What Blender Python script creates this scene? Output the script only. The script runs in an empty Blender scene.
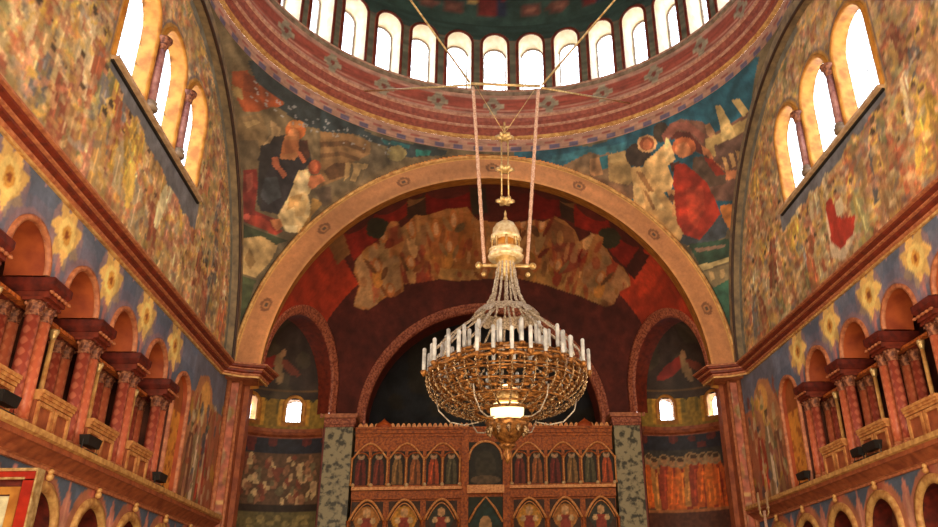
import bpy, math, random
import numpy as np
from mathutils import Matrix, Vector

S = bpy.context.scene
COL = S.collection
rnd = random.Random(7)
PI = math.pi
sin, cos, sqrt = math.sin, math.cos, math.sqrt

# ------------------------------------------------------------------ camera
cd = bpy.data.cameras.new('camera')
cam = bpy.data.objects.new('camera', cd)
COL.objects.link(cam)
S.camera = cam
cd.sensor_width = 36.0
cd.lens = 821.0 / 938.0 * 36.0
cd.clip_end = 400
cd.shift_x = -73.4 / 938.0
cd.shift_y = -33.3 / 938.0
PITCH, YAW, ROLL = .4463, .1135, .0309
cp, sp_, cy, sy, cr, sr = cos(PITCH), sin(PITCH), cos(YAW), sin(YAW), cos(ROLL), sin(ROLL)
Mc = np.array([[cy, sy, 0], [-sy, cy, 0], [0, 0, 1]]) @ np.array([[1, 0, 0], [0, cp, -sp_], [0, sp_, cp]]) @ np.array([[cr, 0, sr], [0, 1, 0], [-sr, 0, cr]])
right, fwd, up = Mc[:, 0], Mc[:, 1], Mc[:, 2]
m4 = Matrix(((right[0], up[0], -fwd[0], -1.07), (right[1], up[1], -fwd[1], 0), (right[2], up[2], -fwd[2], 1.6), (0, 0, 0, 1)))
cam.matrix_world = m4

# ------------------------------------------------------------------ world, light, exposure
w = bpy.data.worlds.new('sky')
S.world = w
w.use_nodes = True
bg = w.node_tree.nodes['Background']
bg.inputs[0].default_value = (.93, .97, 1.0, 1)
bg.inputs[1].default_value = 7.0
S.view_settings.view_transform = 'Standard'
S.view_settings.look = 'None'
S.view_settings.exposure = 0.0
S.view_settings.gamma = 1.0


def area(name, loc, target, sx, sy_, power, col):
    l = bpy.data.lights.new(name, 'AREA')
    l.shape = 'RECTANGLE'
    l.size, l.size_y = sx, sy_
    l.energy = power
    l.color = col
    o = bpy.data.objects.new(name, l)
    COL.objects.link(o)
    o.location = loc
    d = Vector(target) - Vector(loc)
    o.rotation_euler = d.to_track_quat('-Z', 'Y').to_euler()
    return o


area('west_fill_light', (0, -4.5, 8.5), (0, 22, 9), 9, 8, 2600, (1.0, .86, .62))  # added unseen warm fill from behind the viewer; the west wall has no window
area('nave_fill_light', (0, 6.0, 1.2), (0, 14, 13), 9, 5, 1300, (1.0, .78, .5))  # added unseen warm fill low in the nave; no lamp stands there

# ------------------------------------------------------------------ helpers
def lin(c):
    c = np.asarray(c, float)
    return np.where(c <= .04045, c / 12.92, ((c + .055) / 1.055) ** 2.4)


def C255(*c):
    return np.array(c, float) / 255.


def tag(o, label=None, cat=None, group=None, kind=None):
    if label: o['label'] = label
    if cat: o['category'] = cat
    if cat and not kind: kind = 'thing'
    if group: o['group'] = group
    if kind: o['kind'] = kind
    return o


ORG = {}


def empty(name, loc=(0, 0, 0), label=None, cat=None, group=None, kind=None):
    o = bpy.data.objects.new(name, None)
    o.empty_display_size = .2
    COL.objects.link(o)
    o.location = loc
    ORG[o.name] = np.array(loc, float)
    return tag(o, label, cat, group, kind)


def mesh_obj(name, V, F, mat, parent=None, smooth=False, colors=None, own=False):
    V = np.asarray(V, np.float32).reshape(-1, 3)
    org = np.zeros(3)
    if parent is not None:
        org = ORG[parent.name]
    V = V - org.astype(np.float32)
    me = bpy.data.meshes.new(name)
    if isinstance(F, np.ndarray):
        k = F.shape[1]
        me.vertices.add(len(V))
        me.vertices.foreach_set('co', V.ravel())
        me.loops.add(F.size)
        me.loops.foreach_set('vertex_index', F.ravel().astype(np.int32))
        me.polygons.add(len(F))
        me.polygons.foreach_set('loop_start', np.arange(0, F.size, k, dtype=np.int32))
        me.update(calc_edges=True)
    else:
        me.from_pydata(V.tolist(), [], F)
    if smooth:
        me.polygons.foreach_set('use_smooth', [True] * len(me.polygons))
    if colors is not None:
        a = me.color_attributes.new('Paint', 'FLOAT_COLOR', 'POINT')
        cc = np.ones((len(V), 4), np.float32)
        cc[:, :3] = lin(np.clip(colors, 0, 1))
        a.data.foreach_set('color', cc.ravel())
    me.materials.append(mat)
    me.update()
    o = bpy.data.objects.new(name, me)
    COL.objects.link(o)
    if parent is not None:
        o.parent = parent
        ORG[o.name] = org
    else:
        ORG[o.name] = np.zeros(3)
    return o


class MB:
    def __init__(self):
        self.v, self.f = [], []

    def box(self, c, s, rz=0.0):
        b = len(self.v)
        cz, sz = cos(rz), sin(rz)
        for dz in (-.5, .5):
            for dx, dy in ((-.5, -.5), (.5, -.5), (.5, .5), (-.5, .5)):
                x, y = dx * s[0], dy * s[1]
                self.v.append((c[0] + x * cz - y * sz, c[1] + x * sz + y * cz, c[2] + dz * s[2]))
        for q in ((3, 2, 1, 0), (4, 5, 6, 7), (0, 1, 5, 4), (1, 2, 6, 5), (2, 3, 7, 6), (3, 0, 4, 7)):
            self.f.append([b + i for i in q])
        return self

    def bb(self, x0, x1, y0, y1, z0, z1):
        return self.box(((x0 + x1) / 2, (y0 + y1) / 2, (z0 + z1) / 2), (abs(x1 - x0), abs(y1 - y0), abs(z1 - z0)))

    def loft(self, secs, cu=False, cv=False, caps=False):
        """secs: list of sections, each a list of points; cu closes each section, cv closes the row of sections"""
        b = len(self.v)
        n = len(secs[0])
        m = len(secs)
        for s in secs:
            self.v.extend([tuple(p) for p in s])
        for i in range(m if cv else m - 1):
            j = (i + 1) % m
            for k in range(n if cu else n - 1):
                l = (k + 1) % n
                self.f.append([b + i * n + k, b + i * n + l, b + j * n + l, b + j * n + k])
        if caps:
            self.f.append([b + k for k in range(n)][::-1])
            self.f.append([b + (m - 1) * n + k for k in range(n)])
        return self

    def lathe(self, prof, c=(0, 0, 0), n=16, caps=True, fr=None):
        secs = []
        for r, z in prof:
            ring = []
            for k in range(n):
                a = 2 * PI * k / n
                q = r * (fr(a, z) if fr else 1)
                ring.append((c[0] + q * cos(a), c[1] + q * sin(a), c[2] + z))
            secs.append(ring)
        return self.loft(secs, cu=True, caps=caps)

    def tube(self, pts, r, n=6, closed=False):
        P = [Vector(p) for p in pts]
        m = len(P)
        secs = []
        for i in range(m):
            if closed:
                t = P[(i + 1) % m] - P[i - 1]
            else:
                t = P[min(i + 1, m - 1)] - P[max(i - 1, 0)]
            t.normalize()
            u = t.cross(Vector((0, 0, 1)))
            if u.length < .05:
                u = t.cross(Vector((0, 1, 0)))
            u.normalize()
            v = u.cross(t)
            rr = r[i] if isinstance(r, (list, tuple)) else r
            secs.append([tuple(P[i] + (u * cos(2 * PI * k / n) + v * sin(2 * PI * k / n)) * rr) for k in range(n)])
        return self.loft(secs, cu=True, cv=closed, caps=not closed)

    def ball(self, c, r, n=8, sz=1.0):
        prof = [(max(.001, r * sin(PI * i / 6)), -r * sz * cos(PI * i / 6)) for i in range(7)]
        return self.lathe(prof, c, n)

    def build(self, name, mat, parent=None, smooth=False):
        return mesh_obj(name, self.v, self.f, mat, parent, smooth)


def copy_tree(o, parent=None):
    c = o.copy()
    COL.objects.link(c)
    c.parent = parent
    if parent is not None:
        c.matrix_parent_inverse = o.matrix_parent_inverse
    for ch in list(o.children):
        copy_tree(ch, c)
    return c


# ------------------------------------------------------------------ painting on surfaces
def vnoise(a, b, scale, seed=0):
    rs = np.random.RandomState(seed)
    T = rs.rand(128, 128)
    x, y = a / scale + 31.3, b / scale + 17.7
    xi, yi = np.floor(x).astype(int), np.floor(y).astype(int)
    fx, fy = x - xi, y - yi
    fx, fy = fx * fx * (3 - 2 * fx), fy * fy * (3 - 2 * fy)
    g = lambda i, j: T[i % 128, j % 128]
    return (g(xi, yi) * (1 - fx) + g(xi + 1, yi) * fx) * (1 - fy) + (g(xi, yi + 1) * (1 - fx) + g(xi + 1, yi + 1) * fx) * fy


class Paint:
    def __init__(s, A, B, base):
        s.A, s.B = np.asarray(A, float).ravel(), np.asarray(B, float).ravel()
        s.C = np.tile(np.array(base, float), (len(s.A), 1))

    def fill(s, m, col, k=1.0):
        s.C[m] = s.C[m] * (1 - k) + np.array(col) * k

    def ell(s, a, b, ra, rb, col, rot=0, k=1.0):
        R = max(ra, rb)
        m = np.nonzero((abs(s.A - a) < R) & (abs(s.B - b) < R))[0]
        if not len(m): return
        x, y = s.A[m] - a, s.B[m] - b
        c_, s_ = cos(rot), sin(rot)
        u, v = x * c_ + y * s_, -x * s_ + y * c_
        m = m[(u / ra) ** 2 + (v / rb) ** 2 < 1]
        s.fill(m, col, k)

    def poly(s, pts, col, k=1.0):
        P = np.array(pts, float)
        lo, hi = P.min(0), P.max(0)
        m = np.nonzero((s.A >= lo[0]) & (s.A <= hi[0]) & (s.B >= lo[1]) & (s.B <= hi[1]))[0]
        if not len(m): return
        x, y = s.A[m], s.B[m]
        ins = np.zeros(len(m), bool)
        n = len(P)
        for i in range(n):
            x0, y0 = P[i]
            x1, y1 = P[(i + 1) % n]
            if y0 == y1: continue
            c = ((y0 > y) != (y1 > y)) & (x < (x1 - x0) * (y - y0) / (y1 - y0) + x0)
            ins ^= c
        s.fill(m[ins], col, k)

    def line(s, p, q, wd, col, k=1.0):
        p, q = np.array(p, float), np.array(q, float)
        d = q - p
        n = np.array([-d[1], d[0]]) / (np.hypot(*d) + 1e-9) * wd / 2
        s.poly([p + n, q + n, q - n, p - n], col, k)

    def dapple(s, scale, amt, seed, sb=1.0):
        n = vnoise(s.A, s.B * sb, scale, seed) - .5
        s.C *= (1 + amt * n)[:, None]
        return s

    def figure(s, a, b, h, robe, skin=C255(205, 160, 115), halo=None, lean=0.0, inner=None):
        """a standing painted saint: robe, mantle folds, head, halo; b = feet"""
        wd = h * .17
        s.poly([(a - wd, b), (a + wd * 1.1, b), (a + wd * .9 + lean * h * .6, b + h * .62), (a + wd * .5 + lean * h, b + h * .83), (a - wd * .5 + lean * h, b + h * .83), (a - wd * .9 + lean * h * .6, b + h * .6)], robe)
        c2 = inner if inner is not None else np.clip(np.array(robe) * .62, 0, 1)
        s.poly([(a - wd * .2, b), (a + wd * .45, b), (a + wd * .2 + lean * h, b + h * .8), (a - wd * .05 + lean * h, b + h * .78)], c2)
        s.line((a - wd * .6, b + h * .1), (a - wd * .1 + lean * h * .6, b + h * .7), h * .035, np.clip(np.array(robe) * 1.3, 0, 1))
        hy = b + h * .9
        ha = a + lean * h * 1.05
        if halo is not None: s.ell(ha, hy, h * .115, h * .115, halo)
        s.ell(ha, hy, h * .065, h * .08, skin)
        s.ell(ha, hy + h * .05, h * .065, h * .045, np.array(skin) * .45)


def grid(name, fn, U, Vv, mat, paint=None, mask=None, parent=None, flip=False):
    """dense surface fn(u,v)->(x,y,z) painted by vertex colour; mask(u,v,xyz) keeps faces"""
    uu, vv = np.meshgrid(U, Vv)
    X, Y, Z = fn(uu, vv)
    P = np.stack([X, Y, Z], -1).reshape(-1, 3)
    nu, nv = len(U), len(Vv)
    i = np.arange(nu * nv).reshape(nv, nu)
    F = np.stack([i[:-1, :-1], i[:-1, 1:], i[1:, 1:], i[1:, :-1]], -1).reshape(-1, 4)
    if mask is not None:
        cu = uu.ravel()[F].mean(1)
        cv = vv.ravel()[F].mean(1)
        F = F[mask(cu, cv, P[F].mean(1))]
        used = np.unique(F)
        remap = -np.ones(len(P), int)
        remap[used] = np.arange(len(used))
        F = remap[F]
    else:
        used = np.arange(len(P))
    if flip: F = F[:, ::-1].copy()
    colors = None
    if paint is not None:
        colors = paint(uu.ravel(), vv.ravel(), P)
        colors = colors[used]
    return mesh_obj(name, P[used], F, mat, parent, True, colors)


# ------------------------------------------------------------------ materials
def newmat(name):
    m = bpy.data.materials.new(name)
    m.use_nodes = True
    nt = m.node_tree
    return m, nt, nt.nodes['Principled BSDF']


def mat(name, c1, c2=None, scale=6.0, rough=.6, metal=0.0, bump=.15, detail=5.0, stretch=(1, 1, 1), lo=.35, hi=.65):
    m, nt, b = newmat(name)
    c1 = lin(C255(*c1))
    c2 = lin(C255(*c2)) if c2 else c1 * .6
    tc = nt.nodes.new('ShaderNodeTexCoord')
    mp = nt.nodes.new('ShaderNodeMapping')
    mp.inputs['Scale'].default_value = stretch
    nz = nt.nodes.new('ShaderNodeTexNoise')
    nz.inputs['Scale'].default_value = scale
    nz.inputs['Detail'].default_value = detail
    rp = nt.nodes.new('ShaderNodeValToRGB')
    rp.color_ramp.elements[0].position = lo
    rp.color_ramp.elements[1].position = hi
    rp.color_ramp.elements[0].color = (*c2, 1)
    rp.color_ramp.elements[1].color = (*c1, 1)
    bp = nt.nodes.new('ShaderNodeBump')
    bp.inputs['Strength'].default_value = bump
    bp.inputs['Distance'].default_value = .03
    L = nt.links.new
    L(tc.outputs['Object'], mp.inputs[0])
    L(mp.outputs[0], nz.inputs['Vector'])
    L(nz.outputs[0], rp.inputs[0])
    L(rp.outputs[0], b.inputs['Base Color'])
    L(nz.outputs[0], bp.inputs['Height'])
    L(bp.outputs[0], b.inputs['Normal'])
    b.inputs['Roughness'].default_value = rough
    b.inputs['Metallic'].default_value = metal
    return m


def painted(name, rough=.7, amp=.35, scale=3.5):
    m, nt, b = newmat(name)
    L = nt.links.new
    at = nt.nodes.new('ShaderNodeAttribute')
    at.attribute_name = 'Paint'
    tc = nt.nodes.new('ShaderNodeTexCoord')
    nz = nt.nodes.new('ShaderNodeTexNoise')
    nz.inputs['Scale'].default_value = scale
    nz.inputs['Detail'].default_value = 8
    nz.inputs['Roughness'].default_value = .7
    mr = nt.nodes.new('ShaderNodeMapRange')
    mr.inputs[1].default_value, mr.inputs[2].default_value = .3, .7
    mr.inputs[3].default_value, mr.inputs[4].default_value = 1 - amp, 1 + amp
    mx = nt.nodes.new('ShaderNodeMix')
    mx.data_type = 'RGBA'
    mx.blend_type = 'MULTIPLY'
    mx.inputs[0].default_value = 1
    L(tc.outputs['Object'], nz.inputs['Vector'])
    L(nz.outputs[0], mr.inputs[0])
    L(at.outputs['Color'], mx.inputs[6])
    L(mr.outputs[0], mx.inputs[7])
    L(mx.outputs[2], b.inputs['Base Color'])
    bp = nt.nodes.new('ShaderNodeBump')
    bp.inputs['Strength'].default_value = .2
    bp.inputs['Distance'].default_value = .02
    L(nz.outputs[0], bp.inputs['Height'])
    L(bp.outputs[0], b.inputs['Normal'])
    b.inputs['Roughness'].default_value = rough
    return m


def twist(name, c1, c2, f=9.0, rough=.45):
    """marble shaft painted with a rising diamond pattern"""
    m, nt, b = newmat(name)
    L = nt.links.new
    tc = nt.nodes.new('ShaderNodeTexCoord')
    sx = nt.nodes.new('ShaderNodeSeparateXYZ')
    L(tc.outputs['Object'], sx.inputs[0])
    an = nt.nodes.new('ShaderNodeMath'); an.operation = 'ARCTAN2'
    L(sx.outputs[1], an.inputs[0]); L(sx.outputs[0], an.inputs[1])
    zz = nt.nodes.new('ShaderNodeMath'); zz.operation = 'MULTIPLY'; zz.inputs[1].default_value = f
    L(sx.outputs[2], zz.inputs[0])
    outs = []
    for sgn in ('ADD', 'SUBTRACT'):
        a2 = nt.nodes.new('ShaderNodeMath'); a2.operation = 'MULTIPLY'; a2.inputs[1].default_value = 2
        L(an.outputs[0], a2.inputs[0])
        ad = nt.nodes.new('ShaderNodeMath'); ad.operation = sgn
        L(zz.outputs[0], ad.inputs[0]); L(a2.outputs[0], ad.inputs[1])
        sn = nt.nodes.new('ShaderNodeMath'); sn.operation = 'SINE'
        L(ad.outputs[0], sn.inputs[0])
        outs.append(sn)
    mu = nt.nodes.new('ShaderNodeMath'); mu.operation = 'MULTIPLY'
    L(outs[0].outputs[0], mu.inputs[0]); L(outs[1].outputs[0], mu.inputs[1])
    rp = nt.nodes.new('ShaderNodeValToRGB')
    rp.color_ramp.elements[0].position, rp.color_ramp.elements[1].position = .0, .3
    rp.color_ramp.elements[0].color = (*lin(C255(*c1)), 1)
    rp.color_ramp.elements[1].color = (*lin(C255(*c2)), 1)
    L(mu.outputs[0], rp.inputs[0])
    L(rp.outputs[0], b.inputs['Base Color'])
    b.inputs['Roughness'].default_value = rough
    return m


FRESCO = painted('fresco_plaster')
FRESCO_FINE = painted('fresco_plaster_fine', amp=.22, scale=6)
FRESCO_BUSY = painted('fresco_plaster_busy', amp=.34, scale=4.2)
GOLDP = mat('ochre_gilt_plaster', (214, 152, 66), (170, 105, 40), 4, .5, .25, .2)
GOLDL = mat('light_gilt_moulding', (222, 178, 110), (176, 120, 66), 8, .5, .15, .3)
REDM = mat('maroon_moulding', (126, 46, 26), (90, 32, 20), 7, .5, 0, .25)
PINKM = mat('rose_stone_moulding', (196, 124, 82), (152, 84, 56), 9, .55, 0, .3)
BROWNM = mat('russet_stone', (168, 92, 54), (126, 60, 36), 5, .6, 0, .25)
DKRED = mat('dark_red_stone', (110, 36, 24), (66, 20, 16), 6, .5, 0, .3)
DARKIN = mat('gallery_dark_plaster', (96, 46, 28), (60, 26, 18), 2.5, .8, 0, .1)  # dark red-brown plaster of the gallery interior
GREENMARB = mat('green_mottled_marble', (160, 148, 114), (60, 56, 42), 5.5, .4, 0, .1, 9, lo=.4, hi=.54)
CREAM = mat('cream_reveal_plaster', (250, 240, 216), (236, 214, 176), 3, .7, 0, .1)
STONEG = mat('grey_stone', (150, 130, 110), (110, 90, 76), 5, .7)
TWRED = twist('red_diamond_marble', (186, 92, 60), (204, 116, 80), 18)
TWDARK = twist('dark_twisted_marble', (144, 60, 44), (180, 98, 74), 18)
CAPM = mat('carved_capital_stone', (176, 112, 78), (84, 38, 26), 16, .6, 0, .8, lo=.4, hi=.66)
GILT = mat('gilded_metal', (180, 122, 60), (84, 48, 22), 14, .42, .55, .5)
GILTP = mat('pale_gilded_metal', (232, 206, 150), (180, 140, 84), 12, .35, .55, .3)
SILVER = mat('pale_crystal_strand', (210, 198, 182), (120, 104, 90), 30, .3, .2, .5)
TUBE = mat('white_candle_glass', (214, 216, 218), (150, 152, 156), 6, .25, 0, .0)
CRYST = mat('amber_crystal_bead', (190, 158, 116), (84, 56, 32), 26, .2, .3, .6, lo=.45, hi=.6)
BLACK = mat('black_painted_metal', (22, 20, 20), (14, 12, 12), 6, .5)
ROPE = mat('pale_rope', (222, 190, 168), (180, 130, 110), 30, .7, 0, .3)
WOOD = mat('carved_red_wood', (196, 104, 36), (124, 56, 18), 14, .6, 0, .5)
WOODL = mat('gilded_carved_wood', (238, 172, 102), (196, 116, 60), 16, .45, .1, .4)
FLOORM = mat('stone_floor', (150, 120, 92), (110, 80, 60), 2, .5)
LAMPGL = bpy.data.materials.new('lit_lamp_bowl')
LAMPGL.use_nodes = True
_b = LAMPGL.node_tree.nodes['Principled BSDF']
_b.inputs['Base Color'].default_value = (1, .8, .45, 1)
_b.inputs['Emission Color'].default_value = (1, .78, .38, 1)
_b.inputs['Emission Strength'].default_value = 2.2

# leaded window glass: mostly clear, with faint lead lattice
GLASS, nt, _b = newmat('leaded_pale_glass')
tc = nt.nodes.new('ShaderNodeTexCoord')
vo = nt.nodes.new('ShaderNodeTexVoronoi')
vo.feature = 'DISTANCE_TO_EDGE'
vo.inputs['Scale'].default_value = 4.5
rp = nt.nodes.new('ShaderNodeValToRGB')
rp.color_ramp.elements[0].position, rp.color_ramp.elements[1].position = .02, .05
rp.color_ramp.elements[0].color = (.42, .45, .45, 1)
rp.color_ramp.elements[1].color = (.95, .97, 1, 1)
tr = nt.nodes.new('ShaderNodeBsdfTransparent')
nt.links.new(tc.outputs['Object'], vo.inputs['Vector'])
nt.links.new(vo.outputs['Distance'], rp.inputs[0])
nt.links.new(rp.outputs[0], tr.inputs[0])
gl = nt.nodes.new('ShaderNodeBsdfGlossy')
gl.inputs['Roughness'].default_value = .15
mx = nt.nodes.new('ShaderNodeMixShader')
mx.inputs[0].default_value = .06
nt.links.new(tr.outputs[0], mx.inputs[1])
nt.links.new(gl.outputs[0], mx.inputs[2])
nt.links.new(mx.outputs[0], nt.nodes['Material Output'].inputs['Surface'])

# ------------------------------------------------------------------ plan of the church
W = 7.5            # half width between the side walls
AQ = 7.3           # half side of the dome square
YD = 16.0          # centre of the dome
ZS = 8.3           # springing of the pendentives
RP = AQ * sqrt(2)
YA, ZA, RAO, RAI = 23.25, 8.07, 7.33, 6.56    # front arch
YC, RS, ZQ = 24.2, 6.75, 8.25                   # apse half dome

struct = lambda o: tag(o, kind='structure')
BLUE = C255(96, 106, 128)


def arc(c0, r, a0, a1, n):
    return [(c0[0] + r * cos(a0 + (a1 - a0) * i / n), c0[1] + r * sin(a0 + (a1 - a0) * i / n)) for i in range(n + 1)]


def arch_path(yc, zs, r, z0, n=20):
    """open path (y,z) up one jamb, over the round head and down; with outward normals"""
    P = []
    if z0 < zs: P.append(((yc - r, z0), (-1, 0)))
    for i in range(n + 1):
        a = PI - PI * i / n
        P.append(((yc + r * cos(a), zs + r * sin(a)), (cos(a), sin(a))))
    if z0 < zs: P.append(((yc + r, z0), (1, 0)))
    return P


def in_arch(y, z, yc, zs, r, z0):
    return (((abs(y - yc) < r) & (z > z0) & (z <= zs)) | ((z > zs) & ((y - yc) ** 2 + (z - zs) ** 2 < r * r)))


def wall_arch_band(mb, x, sgn, yc, zs, r, z0, wd, pr_, n=20):
    """raised archivolt on a side wall. sgn=+1: the wall's face looks to +x"""
    secs = []
    for (y, z), (ny, nz) in arch_path(yc, zs, r, z0, n):
        secs.append([(x - sgn * .02, y, z), (x + sgn * pr_, y, z), (x + sgn * pr_ * 1.3, y + ny * wd * .5, z + nz * wd * .5), (x + sgn * pr_, y + ny * wd, z + nz * wd), (x - sgn * .02, y + ny * wd, z + nz * wd)])
    mb.loft(secs)


def wall_reveal(mb, x, xd, yc, zs, r, z0, n=20, r2=None):
    r2 = r2 or r
    a, b = arch_path(yc, zs, r, z0, n), arch_path(yc, zs, r2, z0, n)
    mb.loft([[(x, p[0][0], p[0][1]), (xd, q[0][0], q[0][1])] for p, q in zip(a, b)])


PALROBE = [C255(214, 190, 140), C255(196, 150, 84), C255(176, 84, 54), C255(128, 130, 88), C255(226, 205, 165), C255(150, 110, 70), C255(188, 120, 100), C255(92, 96, 110), C255(210, 166, 60), C255(140, 60, 44)]


def crowd(p, box, n, hs, seed, pal=PALROBE, halo=.25):
    r = random.Random(seed)
    ys = sorted([(r.uniform(box[2], box[3]), r.uniform(box[0], box[1])) for _ in range(n)], reverse=True)
    for b, a in ys:
        h = r.uniform(*hs)
        c = pal[r.randrange(len(pal))] * r.uniform(.8, 1.12)
        p.figure(a, b, h, np.clip(c, 0, 1), C255(212, 165, 122) * r.uniform(.85, 1.05), C255(222, 184, 90) if r.random() < halo else None, r.uniform(-.3, .3), np.clip(c * .5 + pal[r.randrange(len(pal))] * .45, 0, 1))


# window triples of the lunettes (y centre, springing z, radius)
WIN = {-1: [(13.86, 13.1, .8), (15.76, 13.1, .8), (17.64, 13.05, .74)],
       1: [(13.86, 13.1, .8), (15.76, 13.1, .8), (17.64, 13.05, .74)]}
ZSILL = 11.3
BAYS = {-1: [10.02, 12.0, 13.98, 15.97, 17.95], 1: [10.45, 12.4, 14.33, 16.3, 18.25]}
NICHE = {-1: 19.9, 1: 20.2}
LOW = {-1: [10.2, 12.15, 14.1, 16.1, 18.05, 20.0, 21.9], 1: [10.5, 12.5, 14.5, 16.5, 18.4, 20.3, 22.1]}
ZL = 3.1        # springing of the low arches
ZG = 6.73       # springing of the gallery arches
ZLEDGE = 4.4


def lunette_paint(side):
    def f(u, v, P):
        p = Paint(u, v, C255(198, 162, 114))
        n1 = vnoise(u, v, .9, 5 + side)
        p.fill(n1 > .55, C255(184, 152, 100))
        p.fill(n1 < .32, C255(204, 156, 124))
        p.fill(vnoise(u, v, .7, 9 + side) > .74, C255(122, 118, 78))
        p.fill(vnoise(u, v, .6, 19 + side) > .78, C255(150, 88, 66))
        r = random.Random(40 + side)
        for k in range(14):
            a, b = r.uniform(7, 23), r.uniform(10, 14.8)
            p.poly([(a, b - .8), (a, b + .5), (a + .25, b + .75), (a + .5, b + .5), (a + .5, b - .8)], C255(206, 180, 136) * r.uniform(.8, 1.02))
        soft = lambda c: C255(208, 172, 122) * .45 + c * .55
        pal = [soft(c) for c in PALROBE]
        pal2 = [C255(212, 178, 128) * .25 + c * .75 for c in PALROBE]
        crowd(p, (8.2, 23.6, 12.0, 14.8), 110, (.6, 1.0), 31 + side, pal)
        crowd(p, (8.2, 23.6, 10.3, 12.3), 110, (.8, 1.3), 11 + side, pal)
        crowd(p, (8.2, 23.6, 8.3, 10.4), 110, (1.0, 1.7), 21 + side, pal, halo=.3)
        for k in range(2600):
            a, b = r.uniform(8.2, 23.6), r.uniform(8.5, 15.4)
            p.ell(a, b, r.uniform(.05, .26), r.uniform(.04, .12), pal[r.randrange(10)] * r.uniform(.85, 1.15), r.uniform(0, 3), .5)
        crowd(p, (8.2, 23.6, 11.2, 14.0), 34, (.9, 1.4), 61 + side, pal2, halo=.2)
        crowd(p, (8.2, 23.6, 8.5, 10.2), 60, (1.2, 1.8), 71 + side, pal2, halo=.35)
        for k in range(2600):
            a, b = r.uniform(8.2, 23.6), r.uniform(8.5, 15.4)
            p.ell(a, b, r.uniform(.06, .24), r.uniform(.04, .1), pal2[r.randrange(10)] * r.uniform(.85, 1.25), r.uniform(-.7, .7), .5)
        if side == 1:      # red-robed figure beside the white one above the cornice
            p.poly([(16.45, 10.1), (16.55, 9.0), (16.0, 8.7), (15.3, 9.0), (15.4, 9.5), (16.0, 9.4), (16.2, 10.2)], C255(226, 200, 165))
            p.poly([(16.35, 10.3), (16.42, 9.35), (16.1, 9.0), (15.4, 9.05), (15.15, 9.4), (15.75, 9.6), (16.05, 10.3)], C255(180, 58, 40))
            p.ell(15.75, 9.9, .2, .22, C255(225, 205, 165))
        else:
            p.ell(14.9, 9.6, .2, .5, C255(234, 196, 100), .1)
            p.ell(16.6, 10.0, .2, .6, C255(236, 220, 170), -.2)
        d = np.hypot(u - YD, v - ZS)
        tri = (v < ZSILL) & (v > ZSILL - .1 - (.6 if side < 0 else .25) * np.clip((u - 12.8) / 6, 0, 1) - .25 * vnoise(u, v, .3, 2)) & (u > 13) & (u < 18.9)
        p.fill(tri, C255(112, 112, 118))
        for yc, zs, rr in WIN[side]:
            w_ = np.where(v > zs, np.hypot(u - yc, v - zs), abs(u - yc))
            p.fill((w_ < rr + .22) & (v > ZSILL), C255(128, 110, 104))
            p.fill((w_ < rr + .16) & (v > ZSILL), C255(190, 140, 66))
        p.fill((d > 6.68) & (u > 16), C255(124, 120, 108))
        p.fill((d > 6.7) & (d < 6.78), C255(196, 156, 96))
        p.dapple(.16, .25, 4).dapple(.5, .2, 6)
        return p.C
    return f


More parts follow.
